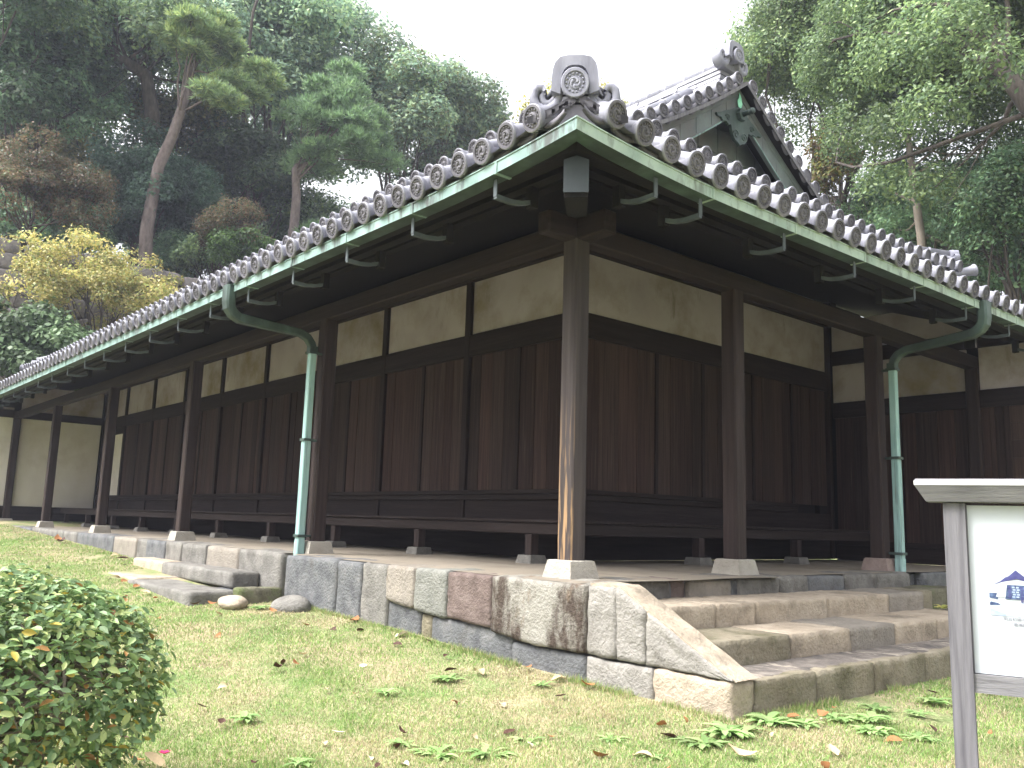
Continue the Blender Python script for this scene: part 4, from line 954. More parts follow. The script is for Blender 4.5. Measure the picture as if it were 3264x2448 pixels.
def make_tree(name, label, cat, base, fork, center, rad, nclump, crad, nleaf, size, cols, seed, tr=.3, bark="bark", ratio=.5, group=None, holes=.25, nlimb=12, kind='broad', extra=None, path=None, shell=.5, inner=.35):
    rs = np.random.RandomState(seed); root = thing(name, label, cat, base, group)
    if kind == 'broad' and nleaf > 8000: nclump = int(nclump*1.35); nleaf = int(nleaf*1.5); crad *= 1.1; rad = tuple(r*1.12 for r in rad)
    c = np.array(center); R = np.array([rad[0], rad[0], rad[1]]) if len(rad) == 2 else np.array(rad)
    cl = []
    for i in range(nclump):
        d = rs.normal(size=3); d /= np.linalg.norm(d)
        if d[2] < -.55: d[2] *= -.6
        f = rs.uniform(inner, .86); q = c+d*R*f; k = rs.uniform(.7, 1.25)*crad; cl.append((q[0], q[1], q[2], k, k*rs.uniform(.6, .85)))
    if extra: cl += [tuple(e) for e in extra]
    m = MB(); pts = path or [base, tuple(np.array(base)*.5+np.array(fork)*.5+rs.normal(size=3)*.12), fork]
    pts = [tuple(np.array(pts[0])-np.array([0, 0, .5]))]+list(pts); rd = list(np.linspace(tr*1.15, tr*.6, len(pts))); m.tube(pts, rd, 10)
    order = rs.permutation(len(cl))[:nlimb]; fk = np.array(pts[-1])
    for j in order:
        q = np.array(cl[j][:3]); u = rs.uniform(.55, 1.0); i0 = min(len(pts)-2, int(u*(len(pts)-1))); st_ = np.array(pts[i0])*(1-(u*(len(pts)-1)-i0))+np.array(pts[i0+1])*(u*(len(pts)-1)-i0)
        pp = limb(m, rs, st_, q, tr*.24, tr*.05, .15)
        for _ in range(2):
            e = q+rs.normal(size=3)*crad*.6; limb(m, rs, pp[3+rs.randint(0, 3)], e, tr*.08, tr*.02, .1, 4)
    m.build("trunk", bark, root)
    if kind == 'pine':
        nt = nleaf; cla = np.array(cl); k = rs.randint(0, len(cla), nt); d = nrmz(rs.normal(size=(nt, 3))); d[:, 2] = np.abs(d[:, 2])*.9-.12
        C = cla[k, :3]+d*(rs.uniform(.25, 1, nt)**.6)[:, None]*np.stack([cla[k, 3], cla[k, 3], cla[k, 4]], 1)
        K = 9; C2 = np.repeat(C, K, 0); dirn = nrmz(np.repeat(d, K, 0)*.5+np.array([0, 0, .55])+rs.normal(size=(nt*K, 3))*.55); s = size*rs.uniform(.7, 1.2, nt*K)
        N = nrmz(np.cross(dirn, rs.normal(size=(nt*K, 3)))); B = np.cross(dirn, N)
        V, F = quads(C2+dirn*(s*.5)[:, None], dirn*(s*.5)[:, None], B*(s*.085)[:, None], N, 0)
        cb = np.array(cols)[rs.randint(0, len(cols), nt)]*rs.uniform(.75, 1.25, nt)[:, None]; col = np.repeat(np.repeat(cb, K, 0), 4, 0)
    else: V, F, col = leaf_clumps(rs, cl, nleaf, size, cols, ratio, shell, holes=holes)
    mesh_obj("crown", V, F, "leaf", root, cols=col)
    return root
G_BLUE = [(.224, .325, .224), (.280, .392, .235), (.179, .280, .202), (.347, .448, .246)]
G_MID = [(.157, .235, .112), (.202, .291, .129), (.123, .190, .106), (.269, .358, .146)]
G_DARK = [(.125, .225, .13), (.165, .28, .15), (.20, .31, .155)]
G_OLIVE = [(.123, .146, .056), (.168, .179, .067), (.101, .123, .050), (.202, .190, .067)]
BROWN = [(.15, .115, .065), (.18, .125, .075), (.12, .13, .065), (.21, .14, .08), (.11, .14, .07)]
YEL = [(.42, .37, .12), (.50, .43, .15), (.36, .37, .13), (.28, .33, .11), (.52, .44, .19)]
PINE = [(.25, .36, .17), (.31, .43, .19), (.20, .29, .15), (.38, .47, .19)]
def plz(x): return 9.1+.14*min(22, max(0, -28.3-x))
gl = "trees on the rise above the rampart"
make_tree("camphor_tree", "huge blue green camphor tree rising out of the picture above the tufted pine", "tree", (-39, 14, plz(-39)), (-39, 14.3, 18), (-39.3, 14.6, 24.6), (6.2, 7.0), 60, 1.75, 56000, .30, G_BLUE, 1, .5, group=gl, nlimb=16)
make_tree("camphor_tree", "rounded blue green camphor tree against white sky left of the corner ridge ornament", "tree", (-34.5, 20.2, plz(-34.5)), (-34.2, 20.4, 16.5), (-33.7, 20.7, 21.6), (4.6, 5.1), 52, 1.35, 46000, .26, G_BLUE+[(.15, .17, .08)], 2, .42, group=gl, nlimb=16, holes=.32)
make_tree("oak_tree", "big open dark branched tree whose forked limbs spread left behind the leaning pine", "tree", (-34.7, 6.8, plz(-34.7)), (-34.8, 6.3, 20.0), (-34.5, 5.3, 21.2), (4.9, 3.6), 46, 1.15, 26000, .24, G_MID+G_BLUE, 3, .36, group=gl, nlimb=20, holes=.5, path=[(-34.7, 6.8, plz(-34.7)), (-34.7, 6.9, 16), (-34.7, 6.8, 18.2), (-34.8, 6.4, 20.0), (-35.1, 5.1, 20.6), (-35.4, 4.0, 21.2), (-35.6, 3.0, 22.4)])
make_tree("oak_tree", "shaded dark tree in the upper left corner with sky showing between its leaves", "tree", (-34.5, -3, plz(-34.5)), (-33.5, -1.8, 17), (-32.6, .0, 20.4), (3.4, 3.0), 26, 1.0, 12000, .24, G_DARK, 4, .3, group=gl, holes=.6)
make_tree("oak_tree", "dense dark green tree at the left edge above the brown maple", "tree", (-36.7, 2.0, plz(-36.7)), (-36.7, 2.2, 15), (-36.7, 2.3, 18.2), (3.5, 3.0), 34, 1.15, 26000, .25, G_DARK+[(.08, .12, .06)], 5, .3, group=gl)
make_tree("maple_tree", "bronze brown maple at the left edge above the rampart", "tree", (-29.8, 1.5, plz(-29.8)), (-29.5, 1.5, 10.2), (-29.6, 1.5, 11.5), (2.4, 2.4), 40, .7, 26000, .12, BROWN, 6, .16, group=gl, holes=.6, inner=.15)
make_tree("holly_tree", "dark glossy green tree directly left of and behind the bare pine trunk", "tree", (-33.6, 7.0, plz(-33.6)), (-33.5, 7.0, 12), (-33.4, 6.8, 13.6), (2.8, 3.1), 40, .85, 30000, .19, [(.07, .13, .09), (.09, .16, .105), (.115, .19, .12)], 7, .2, group=gl, holes=.2)
make_tree("maple_tree", "small russet maple just above the roof tiles right of the bare pine trunk", "tree", (-29.3, 8.4, plz(-29.3)), (-29.1, 8.4, 10.2), (-28.9, 8.4, 11.1), (1.75, 1.6), 26, .55, 16000, .11, BROWN, 8, .12, group=gl, holes=.55, inner=.15)
make_tree("small_tree", "bright green low tree hanging over the rampart top beside the russet maple", "tree", (-28.8, 8.9, plz(-28.8)), (-28.5, 8.8, 9.9), (-28.0, 8.7, 10.5), (1.4, .8), 16, .5, 9000, .15, [(.10, .18, .05), (.13, .22, .06), (.08, .14, .05)], 9, .08, group=gl)
make_tree("oak_tree", "dark leafy tree between the tall pine and the tufted pine", "tree", (-36, 12.1, plz(-36)), (-36, 12.1, 14.5), (-36.0, 12.0, 16.9), (3.0, 3.6), 34, 1.1, 24000, .24, [(.05, .085, .045), (.07, .11, .055), (.095, .135, .06)], 10, .32, group=gl)
for i, (x, y, z, r, rz, lab, cc) in enumerate([(-45, 4, 19, 5, 5, "broad olive green tree far back behind the forked oak", G_OLIVE), (-46, 13, 17, 4.5, 4.5, "dark tree in the gap far behind the glossy holly", G_MID), (-45, 21, 16, 4.5, 4, "dark tree far back behind the tufted pine", G_DARK), (-41, 27, 14, 4.2, 3.4, "shaded tree low behind the rounded camphor", G_DARK)]):
    make_tree("oak_tree", lab, "tree", (x, y, plz(x)), (x, y, z-3), (x, y, z), (r, rz), 40, 1.5, 24000, .32, cc, 30+i, .35, group=gl, holes=.35)
for i, (x, y, z, r, rz, lab, cc) in enumerate([(-36.5, 3.5, 12.6, 2.6, 2.4, "low dark evergreen behind the bronze maple", G_DARK), (-37.5, 9.0, 12.8, 2.8, 2.6, "low dark evergreen behind the small russet maple", G_DARK), (-38.0, 15.0, 13.2, 2.6, 2.4, "low dark evergreen behind the tufted pine trunk", G_DARK), (-36.5, 19.5, 14.2, 2.6, 2.2, "low dark evergreen under the rounded camphor", G_MID), (-36.0, 15.6, 15.0, 2.2, 2.4, "dark leafy tree close behind the tufted pine trunk", G_MID), (-37.5, 9.0, 19.0, 2.4, 2.0, "leafy tree showing between the forked oak and the leaning pine", G_OLIVE)]):
    make_tree("oak_tree", lab, "tree", (x, y, plz(x)), (x, y, z-1.5), (x, y, z), (r, rz), 26, 1.0, 12000, .22, cc, 50+i, .2, group=gl, holes=.4)
for i, (x, y, r, rz, lab, cc) in enumerate([(-31.5, -.5, 1.3, 1.1, "dark evergreen shrub on the rampart at the left edge under the bronze maple", G_DARK), (-31.8, 3.4, 1.5, 1.3, "dark evergreen shrub on the rampart left of the bare pine trunk", G_DARK), (-32.2, 7.6, 1.4, 1.4, "dark evergreen shrub on the rampart just right of the bare pine trunk", G_DARK), (-31.6, 10.6, 1.5, 1.3, "green shrub on the rampart left of the tufted pine foot", G_MID), (-32, 14.6, 1.7, 1.6, "dark shrub behind the tufted pine foot", G_DARK), (-31.5, 17.6, 1.7, 1.6, "green shrub low under the rounded camphor", G_MID), (-30.2, 8.0, 1.0, .9, "small green shrub at the foot of the russet maple", G_MID)]):
    make_tree("evergreen_shrub", lab, "shrub", (x, y, plz(x)), (x, y, plz(x)+.6), (x, y, plz(x)+.7+rz*.5), (r, rz), 18, .6, 7900, .15, cc, 70+i, .07, group="shrubs along the rampart top", holes=.25)
make_tree("pine_tree", "tall pine with a long bare leaning trunk and light green tufted boughs", "tree", (-30.8, 6.0, plz(-30.8)), (-30.4, 7.0, 19.4), (-29.4, 7.3, 19.7), (1.9, .8), 12, .75, 2600, .34, PINE, 11, .25, "bark_pine", group="pines above the rampart", kind='pine', nlimb=12,
    extra=[(-29.0, 8.2, 17.9, .95, .4), (-28.8, 8.9, 17.6, .8, .35), (-28.5, 7.2, 17.0, .9, .4), (-28.2, 7.8, 16.7, .75, .35), (-29.3, 6.6, 18.9, .7, .35), (-28.6, 9.2, 18.8, .7, .35), (-28.4, 9.6, 18.3, .5, .3)],
    path=[(-30.8, 6.0, plz(-30.8)), (-30.8, 5.9, 11.5), (-30.8, 6.0, 13.0), (-30.7, 6.1, 14.3), (-30.6, 6.5, 15.7), (-30.5, 6.7, 16.8), (-30.5, 6.9, 17.9), (-30.4, 6.9, 18.5), (-30.4, 7.1, 19.5)])
make_tree("pine_tree", "bushy tufted pine with stacked dark green pads in front of the rounded camphor", "tree", (-29.8, 11.5, plz(-29.8)), (-29.0, 12.9, 18.9), (-28.7, 13.2, 16.9), (2.6, 4.4), 38, 1.0, 5600, .32, [(.20, .32, .16), (.25, .38, .18), (.15, .24, .13)], 12, .22, "bark_pine", group="pines above the rampart", kind='pine', nlimb=20,
    extra=[(-28.6, 12.4, 12.4, .9, .5), (-28.5, 13.2, 12.8, .8, .45)], path=[(-29.8, 11.5, plz(-29.8)), (-29.6, 11.7, 13.0), (-29.6, 11.7, 14.3), (-29.7, 11.6, 15.4), (-29.3, 12.3, 17.0), (-29.0, 12.9, 19.0)])
make_tree("yellow_tree", "airy autumn tree with bright yellow leaves standing before the stone rampart", "tree", (-25.2, 3.0, ground(-25.2, 3.0)), (-25.3, 2.9, 5.0), (-25.3, 3.0, 7.1), (2.4, 3.7, 2.1), 84, .5, 21000, .115, YEL, 13, .13, "bark", ratio=.6, holes=.5, nlimb=34, shell=.2)
make_tree("broadleaf_shrub", "mid green large leaved shrub under the yellow tree at the left edge", "shrub", (-23.9, .6, ground(-23.9, .6)), (-23.9, .7, 3.6), (-23.8, .9, 4.9), (1.7, 1.8), 30, .55, 12000, .17, [(.12, .19, .09), (.15, .23, .11), (.09, .14, .065), (.19, .26, .14)], 14, .07, ratio=.8, holes=.2)
make_tree("broadleaf_shrub", "small light green shrub close behind the far left roof end", "shrub", (-23.4, 2.4, ground(-23.4, 2.4)), (-23.3, 2.4, 3.4), (-23.2, 2.4, 4.4), (.9, .9), 10, .45, 1800, .25, [(.14, .21, .09), (.18, .26, .11)], 15, .05, ratio=.8, holes=.1)
make_tree("ginkgo_tree", "distant yellow green tree peeping over the roof behind the corner ornament", "tree", (-34.8, 33.7, 8), (-34.8, 33.7, 20), (-34.8, 33.7, 25.4), (4.4, 3.9), 34, 1.2, 15000, .26, [(.34, .31, .06), (.42, .36, .07), (.25, .27, .07)], 16, .3, holes=.3)
gr = "trees behind the right end of the roof"
make_tree("camphor_tree", "towering camphor with light green leaf masses right of the gable peak", "tree", (-9.5, 22, -.5), (-9.8, 21.8, 11.5), (-9.4, 21.3, 16.2), (3.9, 4.2), 60, 1.1, 84000, .14, G_MID+[(.2, .26, .11)], 17, .3, group=gr, holes=.22, inner=.2)
make_tree("camphor_tree", "wide camphor with heavy dark limbs filling the upper right corner", "tree", (-1.0, 15.0, -.5), (-3.2, 13.0, 9.3), (-4.4, 17.6, 12.4), (3.7, 3.7), 70, 1.0, 110000, .118, G_MID+[(.10, .15, .06)], 18, .24, group=gr, holes=.22, nlimb=22, inner=.2, extra=[(-1.9, 12.6, 10.3, .9, .7), (-2.6, 12.8, 8.9, .8, .6), (-3.6, 13.4, 10.6, 1.0, .8), (-3.8, 13.6, 9.2, .8, .6), (-1.2, 12.6, 9.3, .7, .5), (-4.6, 14.6, 8.4, .8, .6), (-3.0, 13.6, 7.6, .7, .5), (-5.4, 15.2, 10.2, 1.0, .8)], path=[(1.0, 14.0, -.5), (.2, 13.6, 5.0), (-.5, 13.5, 7.7), (-1.1, 13.5, 8.8), (-1.5, 13.6, 9.7), (-1.9, 14.2, 10.8)])
make_tree("oak_tree", "dark leafy tree with a pale slender trunk low behind the right roof", "tree", (-5.4, 18.4, -.5), (-5.6, 18.2, 11.0), (-8.6, 25.8, 11.0), (3.4, 2.6), 36, .95, 26000, .16, G_DARK+[(.07, .10, .05)], 19, .14, "bark_light", group=gr, holes=.5, path=[(-5.3, 18.5, -.5), (-5.35, 18.4, 6), (-5.4, 18.3, 8.2), (-5.5, 18.2, 9.8), (-5.6, 18.2, 11.3)], nlimb=6)
make_tree("oak_tree", "dark green tree at the right edge close above the gutter end", "tree", (-3.0, 18.6, -.5), (-3.2, 18.2, 6.4), (-3.2, 18.2, 7.9), (1.8, 2.1), 26, .65, 20000, .125, G_DARK+[(.09, .13, .05)], 20, .18, group=gr, holes=.4)
make_tree("oak_tree", "dim leafy tree with forked dark trunk seen between the camphors", "tree", (-5.2, 21.5, -.5), (-5.0, 20.7, 9.0), (-6.0, 22.5, 9.8), (3.4, 2.6), 36, .8, 24000, .15, G_DARK, 21, .24, group=gr, holes=.55, nlimb=16)
make_tree("oak_tree", "low dark tree closing the gap above the right end of the eave", "tree", (-3.6, 20.6, -.5), (-3.6, 20.6, 4), (-3.6, 20.4, 6.9), (2.6, 2.0), 30, .8, 18000, .15, G_DARK, 24, .18, group=gr, holes=.3)
make_tree("small_tree", "thin tree of yellowish brown leaves beside the lower slope of the gable", "tree", (-9.0, 20.3, -.5), (-8.9, 20.1, 9.6), (-8.8, 19.9, 11.5), (1.0, 1.5), 14, .5, 5000, .16, [(.20, .18, .05), (.16, .10, .05), (.13, .15, .05)], 22, .08, group=gr, holes=.3)
make_tree("camphor_tree", "near camphor bough overhanging the top right corner", "tree", (3.5, 16.0, -.5), (1.2, 15.0, 9.0), (-1.2, 14.6, 11.4), (1.9, 1.6), 24, .7, 14000, .14, G_MID, 23, .3, group=gr, holes=.35)

# ---- clipped camellia in the left foreground
rs = np.random.RandomState(77)
SX, SY = .72, -3.83
SZ = float(ground(SX, SY))+.05
cam_b = thing("camellia_bush", "clipped rounded camellia bush with glossy leaves and a few pink flowers at the left front", "bush", (SX, SY, SZ))
m = MB(); ends = []
for i in range(7):
    a = rs.uniform(0, 6.28); b0 = (SX+.10*math.cos(a), SY+.10*math.sin(a), SZ-.09); mid = (SX+.2*math.cos(a)+rs.normal()*.05, SY+.2*math.sin(a)+rs.normal()*.05, SZ+.38)
    m.tube([b0, tuple((np.array(b0)+np.array(mid))/2+rs.normal(size=3)*.015), mid], [.022, .018, .013], 7); ends.append(mid)
for i in range(260):
    p = ends[rs.randint(len(ends))]; d = rs.normal(size=3); d /= np.linalg.norm(d); d[2] = abs(d[2])*.8-.2
    q = np.array([SX, SY, SZ+.52])+d*np.array([.50, .50, .36])*rs.uniform(.8, 1.13); pp = limb(m, rs, p, q, .006, .0022, .1, 4); ends += [pp[3]] if rs.rand() < .5 else []
m.build("branches", "bark_light", cam_b)
n = 11500
d = nrmz(rs.normal(size=(n, 3))); d[:, 2] = np.where(d[:, 2] < -.45, -d[:, 2], d[:, 2]); lump = 1+.07*np.sin(d[:, 0]*9+1)*np.sin(d[:, 1]*8)*np.cos(d[:, 2]*9)
r = np.where(rs.rand(n) < .72, rs.uniform(.88, 1.03, n)+.09*(rs.rand(n) < .12)*rs.rand(n), rs.uniform(.55, .92, n))*lump
C = np.array([SX, SY, SZ+.50])+d*r[:, None]*np.array([.61, .61, .45])
lo = rs.rand(n) < .17                                            # loose lower tier
C[lo] = np.array([SX, SY, SZ+.20])+d[lo]*r[lo][:, None]*np.array([.52, .52, .16])
gap = (np.abs(C[:, 2]-(SZ+.285)) < .035) & (rs.rand(n) < .3); C = C[~gap]; d = d[~gap]; n = len(C)
N = nrmz(d*.5+np.array([0, 0, .75])+rs.normal(size=(n, 3))*.5); T = nrmz(np.cross(N, rs.normal(size=(n, 3)))); B = np.cross(N, T); s = rs.uniform(.032, .055, n)
# six-point leaf outline, slightly folded
prof = [(-1, 0), (-.45, .42), (.25, .46), (1, 0), (.25, -.46), (-.45, -.42)]
V = np.stack([C+T*(s*.5*a)[:, None]+B*(s*.5*b)[:, None]+N*(s*.5*(abs(b)*.35-.12*a*a))[:, None] for a, b in prof], 1).reshape(-1, 3)
b0 = np.arange(n)*6; F = np.concatenate([np.stack([b0, b0+1, b0+2, b0+3], 1), np.stack([b0, b0+3, b0+4, b0+5], 1)])
cc = np.array([(.13, .22, .09), (.18, .28, .11), (.24, .33, .13), (.31, .37, .14), (.18, .26, .13)])[rs.randint(0, 5, n)]*rs.uniform(.8, 1.25, n)[:, None]
ye = rs.rand(n); cc[ye < .025] = (.38, .30, .05); cc[(ye > .025) & (ye < .045)] = (.30, .16, .05)
mesh_obj("foliage", V, F, "leaf_gloss", cam_b, smooth=True, cols=np.repeat(cc, 6, 0))
def flower(p, r):
    m = MB(); k = np.array(p)
    for j in range(6):
        a = j*PI/3+.2; u = np.array([math.cos(a), math.sin(a), .5]); t = np.array([-math.sin(a), math.cos(a), 0])
        m.add([k, k+u*r*.6+t*r*.45, k+u*r*1.05, k+u*r*.6-t*r*.45], [(0, 1, 2, 3)], 0, True)
    m.build("flower", "petal", cam_b)
flower((1.59, -3.75, -.75), .034); flower((1.32, -3.37, -.62), .022); flower((SX+.45, SY-.33, SZ+.42), .012); flower((SX+.2, SY-.55, SZ+.1), .022)

# ---- notice board on the right
PX, PY = 2.921, -.375; dv = Vector((.94, .34, 0)).normalized(); nv = Vector((.34, -.94, 0)).normalized(); U3 = Vector((0, 0, 1))
board = thing("notice_board", "weathered grey wooden sign with a white picture panel, right of the stone stair", "sign", (PX+.4, PY+.15, -.82))
K = 1.373
def bz(z): return .2579+(z-.2579)*K
def bp(s_, n_, z): return Vector((PX, PY, 0))+dv*(s_*K)+nv*n_+U3*z
def bbox(m, s0, s1, n0, n1, z0, z1, mi=0, c=0):
    v = [bp(s, n_, z) for z in (z0, z1) for n_ in (n1, n0) for s in (s0, s1)]
    m.add(v, [(0, 1, 3, 2)[::-1], (4, 5, 7, 6), (0, 1, 5, 4), (1, 3, 7, 5), (3, 2, 6, 7), (2, 0, 4, 6)], mi)
for s0 in (-.030, .72):
    m = MB(); bbox(m, s0, s0+.066, -.05, .045, -.95, bz(.368)); m.build("leg", "sign_wood", board)
m = MB(); L0, L1 = -.114, .87
vs = []
for s, dz in ((L0, 0), (L1, 0)):
    e = .034 if s < 0 else -.034
    for n_, z, k in ((.105, bz(.4405), 0), (.108, bz(.427), .03), (.075, bz(.372), 1), (-.09, bz(.372), 1), (-.125, bz(.427), .03), (-.115, bz(.4405), 0), (0, bz(.452), 0)): vs.append(bp(s+e*k, n_, z))
n = 7; m.add(vs, [(k, (k+1) % n, n+(k+1) % n, n+k) for k in range(n)]+[tuple(range(n)), tuple(reversed(range(n, 2*n)))], 0)
m.M = [0]*len(m.M); cap = m.build("cap", ["sign_wood_x"], board)
m = MB(); bbox(m, L0+.001, L1-.001, .1075, .1105, bz(.4265), bz(.4405)); m.build("cap_edge", "sign_edge", cap)
m = MB(); bbox(m, .040, .717, -.012, .012, bz(-.182), bz(.362)); pan = m.build("panel", "sign_white", board)
for s0 in (.0365, .7165):
    m = MB(); bbox(m, s0, s0+.004, .012, .03, bz(-.182), bz(.364)); m.build("frame_strip", "sign_wood", board)
m = MB(); bbox(m, .0365, .7195, -.035, .032, bz(-.2425), bz(-.1845)); m.build("rail", "sign_wood_x", board)
# printed picture: an old gatehouse, flat on the panel
FN = .0135
def ink(m, pts, off=0, mi=0): m.add([bp(s, FN+off, bz(z)) for s, z in pts], [tuple(range(len(pts)))], mi)
m = MB(); ink(m, [(.094, .052), (.094, .006), (.262, .006), (.262, .052)], 0, 5); ink(m, [(.20, .03), (.21, .018), (.262, .006), (.262, .05), (.23, .04)], .0004, 1)
ink(m, [(.094, .078), (.094, .062), (.118, .058), (.118, .078)], .0008, 2); ink(m, [(.094, .046), (.098, .050), (.118, .046), (.126, .040), (.094, .038)], .0008, 2); ink(m, [(.094, .03), (.11, .022), (.14, .012), (.14, .006), (.094, .006)], .0008, 3)
ink(m, [(.113, .066), (.128, .114), (.175, .122), (.23, .114), (.245, .066)], .0012, 4)                                    # white wall
ink(m, [(.101, .102), (.128, .1165), (.141, .129), (.152, .134), (.173, .154), (.196, .134), (.208, .129), (.222, .1165), (.249, .102), (.222, .1125), (.175, .126), (.128, .1125)], .0018, 0)   # roof
ink(m, [(.139, .060), (.146, .106), (.203, .106), (.210, .060)], .0018, 2)                                                # dark gateway
for k in range(5):
    for j in range(4): ink(m, [(.148+.0115*j+.002*(k % 2), .066+.0075*k), (.156+.0115*j+.002*(k % 2), .066+.0075*k), (.156+.0115*j+.002*(k % 2), .071+.0075*k), (.148+.0115*j+.002*(k % 2), .071+.0075*k)], .0024, 3 if (k*3+j) % 3 else 0)
ink(m, [(.1685, .114), (.172, .114), (.172, .120), (.1685, .120)], .0024, 3); ink(m, [(.174, .114), (.1775, .114), (.1775, .120), (.174, .120)], .0024, 3)
ink(m, [(.184, .050), (.188, .050), (.1885, .070), (.1835, .070)], .003, 0); ink(m, [(.191, .050), (.195, .050), (.1955, .068), (.1905, .068)], .003, 0)
m.build("printed_picture", ["ink_blue", "ink_pale", "ink_mid", "ink_pale", "sign_white", "ink_faint"], pan)
def text_on(body, s0, z, size):
    cu = bpy.data.curves.new("caption", 'FONT'); cu.body = body; cu.size = size; cu.extrude = 0
    to = bpy.data.objects.new("caption_source", cu); COL.objects.link(to); dgp = bpy.context.evaluated_depsgraph_get(); me = to.evaluated_get(dgp).to_mesh()
    V = [bp(s0, FN+.0015, bz(z)) + dv*v.co.x + U3*v.co.y for v in me.vertices]; F = [tuple(p.vertices) for p in me.polygons]
    to.evaluated_get(dgp).to_mesh_clear(); bpy.data.objects.remove(to); bpy.data.curves.remove(cu)
    if V: mesh_obj("caption", V, F, "ink_text", pan)
text_on("明治初頭の中", .130, -.0075, .0128*K); text_on("「鹿鳴館", .146, -.0245, .0128*K)

# ---- grass blades over the visible lawn
rs = np.random.RandomState(5)
def in_stone(x, y):
    a = (y > -.45) & (x < 1.73) & (x > -3.76); b = (y > -.35) & (x <= -3.76); c_ = (x > -8.02) & (x < -4.5) & (y > -.65); d_ = (x > -7.3) & (x < -4.12) & (y > -1.25); e_ = (x < 1.73) & (y > -.45) & (x > 0)
    return a | b | c_ | d_ | e_ | (y > 5.5)
camx, camy = 4.70, -4.62
N_ = 620000
dist = 3.9+ (rs.rand(N_)**1.9)*19; ang = rs.uniform(R_(49.6-33), R_(49.6+33), N_)
x = camx-np.sin(ang)*dist; y = camy+np.cos(ang)*dist
keep = ~in_stone(x, y); x, y, dist = x[keep], y[keep], dist[keep]; P = np.stack([x, y, np.zeros_like(x)], 1)
pat = wob(P, 21, 1.3, 1.3, 4); bare = wob(P, 33, 2.2, 1.2, 4)
keep = bare < .8+.5*rs.rand(len(x)); x, y, dist, pat, P = x[keep], y[keep], dist[keep], pat[keep], P[keep]; n = len(x)
z = ground(x, y)+wob(P*np.array([1, 1, 0]), 3, .9, .018, 3)*((np.abs(x) < 13) & (y > -14) & (y < 3))
h = rs.uniform(.007, .021, n)*(1+.3*(pat > .3))*(1+dist*.02); a = rs.uniform(0, 6.28, n); lean = rs.normal(size=(n, 2))*.55
w = (.0011+.00034*dist)*rs.uniform(.7, 1.3, n)
b0 = np.stack([x-np.cos(a)*w, y-np.sin(a)*w, z-.004], 1); b1 = np.stack([x+np.cos(a)*w, y+np.sin(a)*w, z-.004], 1); tp = np.stack([x+lean[:, 0]*h, y+lean[:, 1]*h, z+h], 1)
V = np.stack([b0, b1, tp], 1).reshape(-1, 3); F = np.arange(3*n, dtype=np.int32).reshape(n, 3)
straw = np.array([(.44, .385, .23), (.50, .45, .29), (.34, .28, .17), (.42, .37, .20)])[rs.randint(0, 4, n)]; green = np.array([(.16, .28, .075), (.22, .34, .095), (.30, .38, .13)])[rs.randint(0, 3, n)]
fine = wob(P, 91, 5.5, 1, 3); g = 1/(1+np.exp(-(pat*2.6+fine*1.3+rs.normal(size=n)*.9-.05))); col = np.where((rs.rand(n) < g)[:, None], green, straw)*rs.uniform(.8, 1.2, n)[:, None]
nt = 9000; kx = rs.rand(nt)                                          # longer tufts against the stones
tx = np.where(kx < .62, rs.uniform(-3.7, 1.72, nt), 1.735+np.abs(rs.normal(size=nt))*.035); ty = np.where(kx < .62, -.45-np.abs(rs.normal(size=nt))*.035, rs.uniform(-.42, 4.0, nt))
tk = wob(np.stack([tx, ty, tx*0], 1), 55, 4.0, 1, 3) > -.05; tx, ty = tx[tk], ty[tk]; nt = len(tx); tz = ground(tx, ty)
th = rs.uniform(.015, .055, nt); ta = rs.uniform(0, 6.28, nt); tl = rs.normal(size=(nt, 2))*.4; tw = rs.uniform(.0018, .0035, nt)
VT = np.stack([np.stack([tx-np.cos(ta)*tw, ty-np.sin(ta)*tw, tz-.01], 1), np.stack([tx+np.cos(ta)*tw, ty+np.sin(ta)*tw, tz-.01], 1), np.stack([tx+tl[:, 0]*th, ty+tl[:, 1]*th, tz+th], 1)], 1).reshape(-1, 3)
V = np.concatenate([V, VT]); F = np.arange(len(V), dtype=np.int32).reshape(-1, 3)
col = np.concatenate([col, np.array([(.22, .34, .10), (.44, .39, .22), (.30, .38, .12)])[rs.randint(0, 3, nt)]*rs.uniform(.7, 1.1, nt)[:, None]])
o = mesh_obj("grass", V, F, "grass_blade", None, (0, 0, -.8), cols=np.repeat(col, 3, 0)); tag(o, "short straw and green blades of the mown lawn", "grass", kind="stuff")

# ---- broadleaf weeds in the lawn (rosettes of lobed leaves)
def weed_mesh(seed, nl, L, lobed=True):
    rs = np.random.RandomState(seed); V = []; F = []; C = []
    for i in range(nl):
        a = i*2.4+rs.normal()*.3; l = L*rs.uniform(.55, 1.1); w = l*rs.uniform(.10, .17); rise = rs.uniform(.25, .9); ox, oy = rs.normal(size=2)*L*.16; K = 7; b = len(V); g = rs.uniform(.75, 1.25); col = np.array([(.27, .42, .15), (.33, .50, .19), (.38, .50, .21)][rs.randint(3)])*g
        for k in range(K):
            u = k/(K-1); rr_ = l*u; zz = rise*l*(u-.75*u*u)*.8+.003; ww = w*(math.sin(PI*min(1, u*.85+.12)))*(1.25 if (k % 2 or not lobed) else .7)
            px, py = ox+math.cos(a)*rr_, oy+math.sin(a)*rr_; tx, ty = -math.sin(a)*ww, math.cos(a)*ww
            V += [(px+tx, py+ty, zz+ww*.25), (px, py, zz), (px-tx, py-ty, zz+ww*.25)]; C += [col]*3
        for k in range(K-1): F += [(b+3*k, b+3*k+1, b+3*k+4, b+3*k+3), (b+3*k+1, b+3*k+2, b+3*k+5, b+3*k+4)]
    return V, F, C
